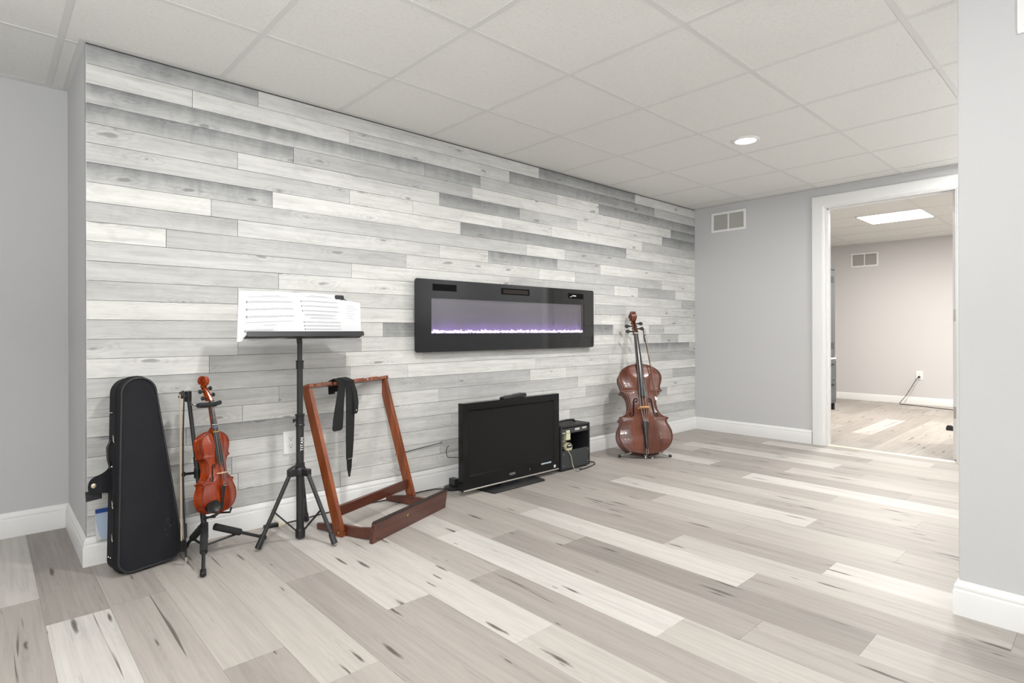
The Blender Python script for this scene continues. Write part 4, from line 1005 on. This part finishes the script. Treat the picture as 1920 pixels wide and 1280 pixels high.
# desk: tray at z .955, plate leaning back
TX0, TX1 = .846 - 1.113, 1.409 - 1.113
tilt = R(20); Dm = frame((0, -.030, .958), (1, 0, 0), (0, math.sin(tilt), math.cos(tilt)), (0, -math.cos(tilt), math.sin(tilt)))
def rrect(x0, x1, y0, y1, r, n=6):
    o = []
    for (ax, ay, a0) in ((x1 - r, y1 - r, 0), (x0 + r, y1 - r, 90), (x0 + r, y0 + r, 180), (x1 - r, y0 + r, 270)):
        for k in range(n + 1): o.append((ax + r * math.cos(R(a0 + 90 * k / n)), ay + r * math.sin(R(a0 + 90 * k / n))))
    return o
b_ = MB(); b_.prism([(TX0, 0), (TX1, 0)] + [p for p in rrect(TX0 + .012, TX1 - .012, 0, .212, .045) if p[1] > .1][:], -.0025, 0, Dm)
desk = part('desk_plate', b_, M_BLK, ms)
b_ = MB(); b_.lim(TX0, TX1, -.002, .0006, 0, .052, Dm); desk2 = part('tray', b_, M_BLK, ms)
b_ = MB(); b_.prism(rrect(TX0, TX1, -.008, .016, .006), .050, .0525, Dm); part('tray_lip', b_, M_BLK, desk2)
b_ = MB(); b_.cyl((0, 0, .93), (0, .022, 1.02), .013, 16); b_.box((0, .040, 1.045), (.10, .012, .06), Matrix.Rotation(R(0), 4, 'X')); part('tilt_bracket', b_, M_BLKS, ms, bevel=.003)
# open music book: two leaves bulging at the gutter
Bm = Matrix.Translation(ms_c) @ Dm
LW = .262; PH = .226
def leaf_z(u): # u distance from gutter (0..1)
    return .0025 + .016 * math.sin(min(1, u * 1.0) * PI) ** .9 * math.exp(-u * 3.2) + .004
gx_ = -.004
bt = thing('music_book', 'open white music book with printed staves on the music stand', 'music book', M=Bm)
def leafpt(s, u, v, lift=0, W_=LW):
    x = gx_ + s * u * W_ - (.034 * u * (1 - v) - .010 * u if s < 0 else -.004 * v * u); y = .003 + v * PH + (.006 * math.sin(u * PI) * math.exp(-u * 2.5) if v > .5 else 0)
    rot = 0
    return (x + (s * 0), y - (.020 * u * (1 - v) if s < 0 else 0) + 0, leaf_z(u) + lift)
for s, nm in ((-1, 'left_page'), (1, 'right_page')):
    W_ = .268 if s < 0 else .225
    b_ = MB(); b_.grid(lambda u, v: leafpt(s, u, v, 0, W_), 24, 6); b_.grid(lambda u, v: leafpt(s, u, v, -.0035, W_), 24, 6)
    n_ = 24
    for vv in (0, 1): b_.add([leafpt(s, i / n_, vv, l, W_) for i in range(n_ + 1) for l in (0, -.0035)], [(2 * i, 2 * i + 1, 2 * i + 3, 2 * i + 2) for i in range(n_)])
    b_.add([leafpt(s, 1, v, l, W_) for v in (0, 1) for l in (0, -.0035)], [(0, 1, 3, 2)])
    pg = part('page', b_, M_PAPER, bt, smooth=50); pg['label'] = nm.replace('_', ' ')
    pr = MB(); nt_ = MB(); random.seed(11 if s < 0 else 12)
    def bar(u0, u1, v, h, M_=None, tgt=None):
        k = 10; tgt = tgt or pr
        tgt.add([leafpt(s, u0 + (u1 - u0) * i / k, vv, .0006, W_) for i in range(k + 1) for vv in (v - h / 2, v + h / 2)], [(2 * i, 2 * i + 1, 2 * i + 3, 2 * i + 2) for i in range(k)])
    staves = [.77, .62, .47, .19, .86 * 0] if s < 0 else [.80, .69, .58, .33, .25, .17, .09]
    U0, U1 = (.08, .88) if s < 0 else (.08, .92)
    for si, v in enumerate(staves):
        if v < .05: continue
        u0 = U0 if si else U0; u1 = U1
        if s < 0 and v == .19: u0, u1 = .45, .9
        gap = .0085 if s < 0 else .0065
        for q in range(5): bar(u0, u1, v + (q - 2) * gap, .0014)
        u = u0 + .02
        while u < u1 - .02:
            vq = v + random.choice([-2, -1, 0, 1, 2, 3]) * gap * .5; du = .006
            nt_.add([leafpt(s, u, vq - gap * .5, .0008, W_), leafpt(s, u + du, vq - gap * .5, .0008, W_), leafpt(s, u + du, vq + gap * .5, .0008, W_), leafpt(s, u, vq + gap * .5, .0008, W_)], [(0, 1, 2, 3)])
            nt_.add([leafpt(s, u + du * .8, vq, .0008, W_), leafpt(s, u + du * 1.05, vq, .0008, W_), leafpt(s, u + du * 1.05, vq + gap * 3, .0008, W_), leafpt(s, u + du * .8, vq + gap * 3, .0008, W_)], [(0, 1, 2, 3)])
            u += random.choice([.022, .03, .03, .044])
        cu = (u1 - .022) if s < 0 else u0   # clef at the stave start (left edge of the page)
        nt_.add([leafpt(s, cu, v - gap * 2.4, .0009, W_), leafpt(s, cu + .014, v - gap * 2.4, .0009, W_), leafpt(s, cu + .014, v + gap * 2.6, .0009, W_), leafpt(s, cu, v + gap * 2.6, .0009, W_)], [(0, 1, 2, 3)])
    for (u0, u1, v) in (((.30, .62, .90), (.15, .85, .88), (.12, .88, .36), (.4, .6, .29), (.2, .7, .12)) if s < 0 else ((.3, .7, .93), (.2, .8, .91), (.12, .85, .50), (.12, .8, .475), (.25, .75, .435), (.2, .85, .415))): bar(u0, u1, v, .007)
    part('printed_staves', pr, M_PRINT, pg, smooth=0); part('printed_notes', nt_, M_PRINTD, pg, smooth=0)
    if s > 0:
        bb = MB(); bar(.04, .96, .022, .034, tgt=bb); part('page_band', bb, M_PAPERB, pg, smooth=0)
b_ = MB(); b_.lim(gx_ - .268 - .010, gx_ - .262, .105, .116, .003, .004); part('page_flag', b_, mat('pink_flag', (222, 130, 150), .6), bt)
# loose sheet on the right
sM = Bm @ Matrix.Translation((.243, .004, .0015)) @ Matrix.Rotation(R(-8.5), 4, 'Z')
sh = thing('sheet_music', 'loose white sheet with faint print tucked at the right of the music book', 'sheet of paper', M=sM)
b_ = MB(); b_.lim(-.10, .062, .0, .198, 0, .0008); part('paper', b_, M_PAPER, sh)
b_ = MB(); random.seed(8)
for i in range(6): b_.lim(-.012, .030 + random.uniform(-.01, .01), .168 - i * .0135, .1695 - i * .0135, .0008, .0011)
part('printed_lines', b_, M_PRINT, sh)
b_ = MB(); b_.prism(rrect(.196, .244, .205, .226, .006), -.004, .0105, Dm); part('page_clip', b_, M_BLK, ms)

# ---------------------------------------------------------------- wooden guitar stand
e1 = Vector((.934, .356, 0)).normalized(); e2 = Vector((-e1.y, e1.x, 0))
M_RACK = stained_wood('mahogany_stain', (92, 40, 16), (124, 60, 26), (150, 80, 36), .32, .35, (30, 30, 3), 1.0)
M_RACKD = stained_wood('dark_mahogany_stain', (66, 32, 22), (84, 42, 30), (98, 52, 36), .32, .35, (3, 30, 30), 1.0)
gM = frame((1.269, 2.593, 0), e1, e2, (0, 0, 1)); GW = .585
gs = thing('guitar_stand', 'red-brown wooden multi-guitar rack with tall frame beside the music stand', 'guitar stand', M=gM)
up_top = Vector((0, .215, .705)); up_bot = Vector((0, .0, .022))
for i, x in enumerate((.0, GW)):
    a = Vector((x, 0, .012)); bt_ = Vector((x + (.004 if i else 0), up_top.y, up_top.z)); dn = (bt_ - a).normalized()
    b_ = MB(); M_ = frame((a + bt_) / 2, (1, 0, 0), dn.cross(Vector((1, 0, 0))), dn); b_.box((0, 0, 0), (.024, .050, (bt_ - a).length), M_); b_.tube([a - Vector((.012, 0, 0)), a + Vector((.012, 0, 0))], .025, 20)
    u = part('upright', b_, M_RACK, gs, bevel=.002)
    b_ = MB(); b_.lathe([(.006, 0), (.006, .003), (.003, .005)], (x - .012 if i else x - .0125, -.004, .022), (-1, 0, 0), 12); b_.lathe([(.005, 0), (.005, .003)], (x, -.027, .030), (0, -1, 0), 12); part('bolt', b_, M_BRASS, u)
# top rail with scalloped neck rests towards the front
tr = MB(); N_ = 60; fr_ = []; 
for i in range(N_ + 1):
    x = -.014 + (GW + .030) * i / N_; ph = (i / N_ * 5) % 1; fr_.append((x, -.030 + .022 * (1 if .30 < ph < .70 else 0) * math.sin((ph - .3) / .4 * PI) if .30 < ph < .70 else -.030))
outl = fr_ + [(GW + .016, .028), (-.014, .028)]
tr.prism(outl, 0, .018, Matrix.Translation((0, up_top.y - .004, up_top.z)) @ Matrix.Rotation(R(-17), 4, 'X')); part('top_rail', tr, M_RACK, gs, bevel=.0015)
for i, x in enumerate((.0, GW)):
    b_ = MB(); s = 1 if i == 0 else -1; xx = x + s * .0235
    b_.prism([(.165, .006), (.165, .036), (.02, .052), (-.10, .050), (-.185, .062), (-.200, .062), (-.200, .010), (-.09, .001), (.0, .001)], -.010, .010, frame((xx, 0, 0), (0, 1, 0), (0, 0, 1), (1, 0, 0))); part('foot_rail', b_, M_RACKD, gs, bevel=.0015)
b_ = MB(); b_.box((GW / 2, .030, .112), (GW - .024, .018, .052), Matrix.Translation((0, 0, 0))); part('crossbar', b_, M_RACKD, gs, bevel=.003)
fM = frame((GW / 2, -.210, .050), (1, 0, 0), (0, -.16, 1), (0, -1, -.16))
b_ = MB(); b_.box((0, 0, 0), (GW + .035, .098, .019), fM); fb_ = part('front_board', b_, M_RACKD, gs, bevel=.002)
b_ = MB(); b_.box((0, .052, .002), (GW + .03, .006, .020), fM); part('rubber_edge', b_, mat('dark_rubber', (40, 28, 26), .7), fb_, bevel=.002)
b_ = MB(); b_.lathe([(.007, 0), (.007, .003), (.004, .004)], tuple(fM @ Vector((-.055, .018, .0095))), tuple((fM.to_3x3() @ Vector((0, 0, 1)))), 14)
part('bolt', b_, M_BRASS, fb_)
b_ = MB()
for yy in (-.03, 0, .03): b_.lathe([(.0032, 0), (.0032, .0012)], tuple(fM @ Vector((-(GW + .035) / 2, yy, 0))), (-1, 0, 0), 8)
for xx in (-GW / 2 + .01, GW / 2 - .005):
    for yy in (-.028, .028): b_.lathe([(.003, 0), (.003, .001)], tuple(fM @ Vector((xx, yy, .0095))), tuple((fM.to_3x3() @ Vector((0, 0, 1)))), 8)
part('screw_plugs', b_, mat('dark_plug', (46, 20, 12), .5), fb_)

# guitar strap draped over the top rail
def strap(name, label, runs, wdt):
    t = thing(name, label, 'strap', M=gM)
    return t
gst = thing('guitar_strap', 'black guitar strap draped over the top rail of the wooden rack', 'strap', M=gM)
def ribbon(path, w, th=.003, wdir=(1, 0, 0), ws=None):
    b = MB(); P = [Vector(p) for p in path]; n = len(P); wd = Vector(wdir); vs = []
    for i, p in enumerate(P):
        tt = (P[min(i + 1, n - 1)] - P[max(i - 1, 0)]).normalized(); nn = tt.cross(wd).normalized(); ww = (ws[i] if ws else w) / 2
        vs += [p + wd * ww + nn * th / 2, p - wd * ww + nn * th / 2, p - wd * ww - nn * th / 2, p + wd * ww - nn * th / 2]
    b.add(vs, [(4 * i + j, 4 * i + 4 + j, 4 * i + 4 + (j + 1) % 4, 4 * i + (j + 1) % 4) for i in range(n - 1) for j in range(4)] + [(0, 1, 2, 3), (4 * n - 1, 4 * n - 2, 4 * n - 3, 4 * n - 4)])
    return b
ry, rz = up_top.y, up_top.z
M_STR = mat('black_strap_webbing', (28, 28, 30), .8, bump=.4, bscale=900)
yr_f, yr_b = ry - .042, ry + .034
# left short wide loop end
p = [(.205, yr_b, rz - .05), (.203, yr_b, rz + .02), (.202, ry - .004, rz + .034), (.196, yr_f - .004, rz + .018), (.190, yr_f - .006, rz - .03), (.182, yr_f - .002, rz - .10), (.178, yr_f + .004, rz - .17), (.177, yr_f + .008, rz - .222), (.177, yr_f + .009, rz - .232), (.177, yr_f + .010, rz - .237)]
o = part('short_end', ribbon(p, .05, .004, ws=[.044, .046, .048, .050, .052, .060, .072, .074, .066, .048]), M_STR, gst, smooth=40)
p = [(.240, yr_b, rz - .04), (.242, yr_b, rz + .022), (.248, ry, rz + .036), (.252, yr_f - .006, rz + .022), (.256, yr_f - .008, rz - .05), (.260, yr_f - .004, rz - .15), (.262, yr_f + .002, rz - .30), (.262, yr_f + .006, rz - .40)]
part('long_end', ribbon(p, .05, .004, ws=[.052, .058, .064, .066, .066, .064, .058, .046]), M_STR, gst, smooth=40)
p = [(.274, yr_f - .004, rz + .010), (.286, yr_f - .012, rz - .04), (.294, yr_f - .014, rz - .10), (.292, yr_f - .012, rz - .150), (.290, yr_f - .010, rz - .160)]
part('loop', ribbon(p, .03, .004, ws=[.026, .034, .036, .032, .022]), M_STR, gst, smooth=40)
M_LEA = mat('black_leather', (18, 18, 19), .35)
b_ = MB(); b_.prism([(-.020, 0), (.020, 0), (.016, -.05), (.004, -.098), (-.004, -.098), (-.016, -.05)], -.002, .002, frame((.262, yr_f + .006, rz - .398), (1, 0, 0), (0, 0, 1), (0, -1, 0))); lt_ = part('leather_tab', b_, M_LEA, gst)
b_ = MB(); b_.lim(.244, .280, yr_f + .001, yr_f + .003, rz - .400, rz - .397); b_.lathe([(.0025, 0), (.0025, .001)], (.262, yr_f + .003, rz - .478), (0, -1, 0), 10); b_.lathe([(.0045, 0), (.0045, .002)], (.290, yr_f - .018, rz - .140), (0, -1, 0), 12)
part('stitching', b_, M_CHROME, lt_)

# ---------------------------------------------------------------- television
tvx0, tvx1, tvy, tz0, tz1 = 2.104, 2.950, 2.700, .030, .556
tv = thing('television', 'black flat television standing on its base on the floor', 'television', ((tvx0 + tvx1) / 2, 2.74, 0))
b_ = MB(); sx0, sx1, sz0, sz1 = 2.149, 2.905, .112, .513
b_.lim(tvx0, tvx1, tvy, tvy + .045, tz0, sz0); b_.lim(tvx0, tvx1, tvy, tvy + .045, sz1, tz1); b_.lim(tvx0, sx0, tvy, tvy + .045, sz0, sz1); b_.lim(sx1, tvx1, tvy, tvy + .045, sz0, sz1)
part('bezel', b_, M_GLOSS, tv, world=True, smooth=0)
b_ = MB(); e = .008
b_.add([(sx0, tvy, sz0), (sx1, tvy, sz0), (sx1, tvy, sz1), (sx0, tvy, sz1), (sx0 + e, tvy + .008, sz0 + e), (sx1 - e, tvy + .008, sz0 + e), (sx1 - e, tvy + .008, sz1 - e), (sx0 + e, tvy + .008, sz1 - e)], [(0, 1, 5, 4), (1, 2, 6, 5), (2, 3, 7, 6), (3, 0, 4, 7)])
part('bezel_step', b_, M_GLOSS, tv, world=True, smooth=0)
b_ = MB(); b_.lim(sx0 + .002, sx1 - .002, tvy + .0078, tvy + .012, sz0 + .002, sz1 - .002); part('screen', b_, mat('matte_screen', (17, 18, 19), .34, spec=.25), tv, world=True, smooth=0)
b_ = MB(); b_.prism([(tvx0 + .02, tvy + .045), (tvx1 - .02, tvy + .045), (tvx1 - .10, tvy + .095), (tvx0 + .10, tvy + .095)], .08, .53); part('back_cover', b_, M_BLKS, tv, world=True, bevel=.004)
b_ = MB(); b_.lim(tvx0 + .004, tvx1 - .004, tvy - .002, tvy + .006, tz0 - .001, tz0 + .007); part('silver_strip', b_, mat('silver_strip', (205, 200, 192), .3, metal=.7), tv, world=True, bevel=.001)
b_ = MB(); b_.prism([(2.291, 2.622), (2.725, 2.622), (2.735, 2.630), (2.760, 2.830), (2.250, 2.830), (2.281, 2.630)], 0, .010); b_.lim(2.42, 2.60, 2.715, 2.775, .008, .12); part('base', b_, M_BLKS, tv, world=True, bevel=.002)
lg = text_mesh('VIZIO', .020, frame((2.505, tvy - .0006, .072), (1, 0, 0), (0, 0, 1), (0, -1, 0)), .0003, 1.05); part('maker_lettering', lg, mat('grey_lettering', (170, 172, 174), .4), tv, world=True, smooth=0)
b_ = MB(); random.seed(9); x = 2.772
for k, w in enumerate((.012, .004, .010, .008, .005, .012, .014, .006, .010, .004, .014)):
    b_.lim(x, x + w * .8, tvy - .0008, tvy + .0005, .086 + (.001 if k % 2 else 0), .096); x += w
part('feature_sticker', b_, mat('pale_sticker', (190, 204, 212), .5), tv, world=True)
b_ = MB(); b_.lim(2.895, 2.915, tvy - .0008, tvy + .0005, .048, .066); part('rating_sticker', b_, mat('white_sticker', (206, 208, 208), .5), tv, world=True)
b_ = MB(); b_.prism([(2.66, .078), (2.663, .082), (2.668, .074), (2.666, .066)], -.0005, .0006, frame((0, tvy, 0), (1, 0, 0), (0, 0, 1), (0, -1, 0))); part('power_light', b_, mat('grey_mark', (150, 120, 96), .5), tv, world=True)
# remote on top
rM = frame((2.535, 2.722, tz1), (1, .06, .02), (-.06, 1, 0), (0, 0, 1))
rm = thing('remote_control', 'black remote control lying on top of the television', 'remote control', M=rM)
b_ = MB(); b_.prism([(-.105, .001), (-.105, .013), (-.085, .017), (.00, .019), (.08, .027), (.103, .024), (.108, .012), (.103, .001)], -.022, .022, frame((0, 0, 0), (1, 0, 0), (0, 0, 1), (0, -1, 0))); part('remote_body', b_, M_BLKS, rm, bevel=.003)
b_ = MB()
for i in range(9):
    for j in range(3): b_.box((-.07 + .013 * i, -.011 + .011 * j, .0185 + .0000 * i + (.0012 * max(0, i - 4))), (.007, .006, .004))
part('buttons', b_, mat('grey_buttons', (88, 88, 90), .5), rm)

# ---------------------------------------------------------------- combo amplifier, back side to the room
ax0, ax1, ay0, ay1, az0, az1 = 2.975, 3.292, 2.705, 2.890, .010, .318
am = thing('guitar_amplifier', 'small black open-backed combo amplifier right of the television', 'amplifier', ((ax0 + ax1) / 2, 2.80, 0))
M_TOL = mat('black_vinyl', (34, 35, 37), .55, bump=.7, bscale=700)
b_ = MB(); t_ = .014
b_.lim(ax0, ax0 + t_, ay0, ay1, az0, az1); b_.lim(ax1 - t_, ax1, ay0, ay1, az0, az1); b_.lim(ax0 + t_, ax1 - t_, ay0, ay1, az1 - t_, az1); b_.lim(ax0 + t_, ax1 - t_, ay0, ay1, az0, az0 + t_); b_.lim(ax0 + t_, ax1 - t_, ay1 - .012, ay1, az0 + t_, az1 - t_)
part('cabinet', b_, M_TOL, am, world=True, bevel=.003)
b_ = MB(); b_.lim(ax0 + t_, ax1 - t_, ay0 + .002, ay0 + .012, az0 + t_, .140); part('lower_back_panel', b_, mat('grey_black_panel', (52, 54, 56), .7, bump=.4, bscale=500), am, world=True)
b_ = MB(); b_.lim(ax0 + t_, ax1 - t_, ay0 + .006, ay0 + .100, .262, .298); ch = part('chassis', b_, mat('dark_chassis', (58, 60, 62), .5), am, world=True)
b_ = MB(); b_.lim(ax0 + .155, ax0 + .205, ay0 + .004, ay0 + .007, .276, .292); b_.lim(ax0 + .235, ax0 + .280, ay0 + .004, ay0 + .007, .279, .293); b_.lim(ax0 + .02, ax0 + .05, ay0 + .004, ay0 + .007, .265, .272); part('rating_label', b_, mat('pale_label', (192, 190, 180), .5), ch, world=True)
b_ = MB(); b_.lim(ax0 + .064, ax0 + .108, ay0 + .006, ay0 + .050, .214, .262); b_.lim(ax0 + .060, ax0 + .100, ay0 + .004, ay0 + .03, .262, .285); part('transformer', b_, mat('cream_tape', (206, 202, 172), .5), am, world=True, bevel=.003)
b_ = MB(); spc = Vector((ax0 + .095, ay0 + .060, .160))
b_.lathe([(.030, -.045), (.031, -.02), (.031, 0), (.044, .004), (.085, .055), (.098, .075)], tuple(spc), (0, 1, 0), 28); part('speaker_frame', b_, mat('speaker_basket', (170, 166, 140), .4, metal=.3), am, world=True)
b_ = MB(); b_.lathe([(.033, -.052), (.033, -.030), (.030, -.028)], tuple(spc), (0, 1, 0), 28); mg = part('speaker_magnet', b_, mat('cream_magnet', (198, 190, 160), .4), am, world=True)
b_ = MB(); b_.prism([(.028 * math.cos(R(a)), .028 * math.sin(R(a))) for a in range(-10, 191, 10)], 0, .001, frame(spc + Vector((0, -.052, .002)), (1, 0, 0), (0, 0, 1), (0, -1, 0))); part('magnet_label', b_, mat('dark_label', (48, 44, 42), .5), mg, world=True)
b_ = MB(); b_.lim(spc.x - .012, spc.x + .015, spc.y - .0545, spc.y - .0525, spc.z + .012, spc.z + .019); part('label_text', b_, M_PLATE, mg, world=True)
b_ = MB(); b_.tube([(ax0 + .10, ay0 + .05, .262), (ax0 + .055, ay0 + .04, .20), (ax0 + .070, ay0 - .002, .145), (ax0 + .100, ay0 - .006, .10), (ax0 + .112, ay0 - .008, .04), (ax0 + .105, ay0 - .03, .012)], .0026, 8); b_.tube([(ax0 + .02, ay0 + .03, .245), (ax0 + .03, ay0 + .03, .19), (ax0 + .06, ay0 + .02, .165)], .0022, 8); part('speaker_wire', b_, mat('pale_wire', (188, 186, 150), .5), am, world=True)
b_ = MB(); b_.tube([(ax0 + .06, 2.80, az1 + .002), (ax0 + .075, 2.80, az1 + .016), (ax0 + .16, 2.80, az1 + .020), (ax0 + .24, 2.80, az1 + .016), (ax0 + .255, 2.80, az1 + .002)], .008, 10); part('handle', b_, M_BLKS, am, world=True)
b_ = MB()
for x in (ax0 + .03, ax1 - .03):
    for y in (ay0 + .025, ay1 - .025): b_.cyl((x, y, 0), (x, y, .012), .012, 12)
part('rubber_feet', b_, M_BLKS, am, world=True)
b_ = MB()
for (x, z) in ((ax0 + .028, .12), (ax1 - .025, .125), (ax0 + .028, .04), (ax1 - .028, .04)): b_.lathe([(.004, 0), (.004, .002)], (x, ay0 + .0015, z), (0, -1, 0), 10)
part('panel_screws', b_, M_CHROME, am, world=True)
# cable with plug in front of the amp
cb_ = thing('instrument_cable', 'black cable with a chrome plug lying on the floor before the amplifier', 'cable', (3.12, 2.66, 0))
b_ = MB(); b_.tube([(3.115, 2.652, .006), (3.17, 2.655, .005), (3.25, 2.668, .005), (3.33, 2.690, .005), (3.375, 2.730, .005), (3.360, 2.785, .006), (3.315, 2.83, .03)], .0038, 8); part('cord', b_, M_BLKS, cb_, world=True, smooth=60)
b_ = MB(); b_.cyl((3.055, 2.640, .008), (3.085, 2.645, .008), .0045, 10); b_.cyl((3.080, 2.645, .009), (3.100, 2.650, .009), .008, 12); o = part('plug', b_, M_CHROME, cb_, world=True); b_ = MB(); b_.cyl((3.098, 2.650, .009), (3.135, 2.653, .008), .008, 12, .005); part('strain_relief', b_, M_BLKS, cb_, world=True)

# coil / power strip at the left foot of the television
pw = thing('power_adapter', 'black adapter and coiled cord on the floor left of the television', 'power adapter', (2.165, 2.88, 0))
b_ = MB(); b_.lathe([(.050, 0), (.055, .006), (.055, .016), (.045, .022), (.02, .024), (.0001, .024)], (2.165, 2.885, 0), (0, 0, 1), 24); part('cord_coil', b_, M_BLKS, pw, world=True)
b_ = MB(); b_.lim(2.150, 2.190, 2.845, 2.905, .022, .070); part('adapter_block', b_, M_BLKS, pw, world=True, bevel=.004)
pc_ = thing('extension_cable', 'black power cord running along the baseboard behind the guitar rack', 'cord', (1.6, 2.97, 0))
b_ = MB(); b_.tube([(1.105, 2.945, .006), (1.20, 2.955, .004), (1.35, 2.968, .004), (1.55, 2.972, .004), (1.72, 2.955, .004), (1.86, 2.950, .004), (1.98, 2.962, .004), (2.08, 2.950, .004), (2.118, 2.905, .006)], .0034, 8); part('cord', b_, M_BLKS, pc_, world=True, smooth=60)
lp = thing('cord_loop', 'thin black cord loop on the plank wall left of the television', 'cord', (2.12, 2.98, .25))
b_ = MB(); b_.tube([(1.82, 2.994, .250), (1.95, 2.992, .262), (2.08, 2.990, .272), (2.16, 2.985, .280)], .0022, 6); b_.tube([(2.148 + .02 * math.cos(a), 2.90, .235 + .036 * math.sin(a)) for a in [R(90 + 18 * k) for k in range(11)]] + [(2.20, 2.84, .20)], .0024, 6); part('cord', b_, M_BLKS, lp, world=True)
# wall wart on the floor behind the music stand
wp = thing('plug_adapter', 'black plug and cream cable end on the floor at the baseboard behind the music stand', 'plug', (1.07, 2.965, 0))
b_ = MB(); b_.box((1.070, 2.948, .009), (.070, .028, .018), None); part('plug_body', b_, M_BLKS, wp, world=True, bevel=.004)
b_ = MB(); b_.box((1.120, 2.942, .008), (.035, .022, .015), None); b_.tube([(1.115, 2.948, .012), (1.098, 2.972, .03), (1.090, 2.979, .06), (1.087, 2.9795, .085)], .0045, 8); part('cream_connector', b_, mat('cream_plastic', (222, 212, 190), .5), wp, world=True, bevel=.002)

# ---------------------------------------------------------------- far room things
lk = thing('locker_cabinet', 'tall dark grey metal cabinet at the left inside the far room', 'cabinet', (7.55, 2.76, 0))
M_LK = mat('dark_grey_metal', (92, 95, 99), .4, metal=.2); M_LKD = mat('black_recess', (36, 38, 40), .6)
lx0, lx1, ly0, ly1 = 7.42, 7.86, 2.50, 2.96
b_ = MB(); b_.lim(lx0, lx1, ly0, ly1, .09, .64); b_.lim(lx0, lx1 - .006, ly0 + .012, ly1, .64, 1.80); part('cabinet_body', b_, M_LK, lk, world=True, bevel=.003)
b_ = MB(); b_.lim(lx0 + .01, lx0 + .05, ly0 + .01, ly0 + .05, 0, .09); b_.lim(lx1 - .05, lx1 - .01, ly0 + .01, ly0 + .05, 0, .09); b_.lim(lx0 + .01, lx0 + .05, ly1 - .05, ly1 - .01, 0, .09); b_.lim(lx1 - .05, lx1 - .01, ly1 - .05, ly1 - .01, 0, .09); part('feet', b_, M_LKD, lk, world=True)
b_ = MB(); b_.lim(lx0 + .015, lx1 - .02, ly0 + .002, ly0 + .012, .68, 1.77); dr = part('locker_door', b_, M_LK, lk, world=True, bevel=.002)
b_ = MB()
for z in (1.62, .80):
    for k in range(6): b_.lim(lx0 + .06 + .055 * k, lx0 + .085 + .055 * k, ly0 + .0005, ly0 + .004, z - .04, z + .04)
b_.lim(lx0 + .05, lx1 - .05, ly0 + .0005, ly0 + .004, 1.735, 1.75); part('louver_slots', b_, M_LKD, dr, world=True)
for z0, z1 in ((.13, .36), (.38, .61)):
    b_ = MB(); b_.lim(lx0 + .02, lx1 - .02, ly0 - .010, ly0, z0, z1); d3 = part('drawer', b_, M_LK, lk, world=True, bevel=.003)
    b_ = MB(); b_.lim(lx0 + .12, lx1 - .12, ly0 - .022, ly0 - .010, z1 - .05, z1 - .03); part('drawer_handle', b_, M_LKD, d3, world=True)
b_ = MB(); b_.lim(lx0 + .02, lx1 - .004, ly0 - .004, ly0 + .010, .635, .652); part('white_ledge', b_, M_PLATE, lk, world=True)
oc = thing('outlet_cord', 'thin black cord hanging from the far room outlet to the floor', 'cord', (9.17, 1.9, 0))
b_ = MB(); b_.tube([(9.180, 1.905, .370), (9.150, 1.930, .34), (9.150, 1.990, .22), (9.130, 2.05, .10), (9.08, 2.105, .012), (9.03, 2.09, .004), (9.0, 2.00, .004), (8.97, 1.90, .004), (8.93, 1.78, .004), (8.86, 1.62, .004), (8.8, 1.40, .004)], .0042, 8); part('cord', b_, M_BLKS, oc, world=True, smooth=60)
b_ = MB(); b_.cyl((9.190, 1.907, .368), (9.165, 1.907, .368), .013, 12); part('plug', b_, M_BLKS, oc, world=True)
ds = thing('door_stop', 'small black door stop on the far room floor by the hinge side', 'door stop', (7.02, 1.205, 0))
b_ = MB(); b_.prism([(-.03, 0), (.06, 0), (.06, .012), (.01, .05), (-.02, .05), (-.03, .03)], -.02, .02, frame((7.02, 1.205, 0), (0, -1, 0), (0, 0, 1), (1, 0, 0))); part('wedge', b_, M_BLKS, ds, world=True, bevel=.004)


# made-up fixtures for the added ceiling fill lights, all out of view
for (x, y, lab) in ((-0.9, 0.1, 'added fill uplight on a low white pole, out of view left of the camera'), (-0.9, -1.8, 'added fill uplight on a low white pole, out of view by the front wall behind the camera'),
                    (4.2, -1.4, 'added fill uplight on a low white pole, out of view behind the partition'), (7.6, -1.3, 'added fill uplight on a low white pole, out of view in the far room')):
    t = thing('added_fill_fixture', lab, 'floor lamp', (x, y, 0), group='added ceiling fill lights out of view')
    b_ = MB(); b_.lathe([(.13, 0), (.13, .015), (.03, .03), (.0001, .03)], seg=28); part('base', b_, M_TRIM, t)
    b_ = MB(); b_.cyl((0, 0, .025), (0, 0, .93), .012, 14); part('pole', b_, M_TRIM, t)
    b_ = MB(); b_.lathe([(.02, .91), (.10, .94), (.158, .99), (.162, 1.012), (.154, 1.012), (.15, 1.0), (.0001, 1.0)], seg=32); part('fill_bowl', b_, M_TRIM, t)
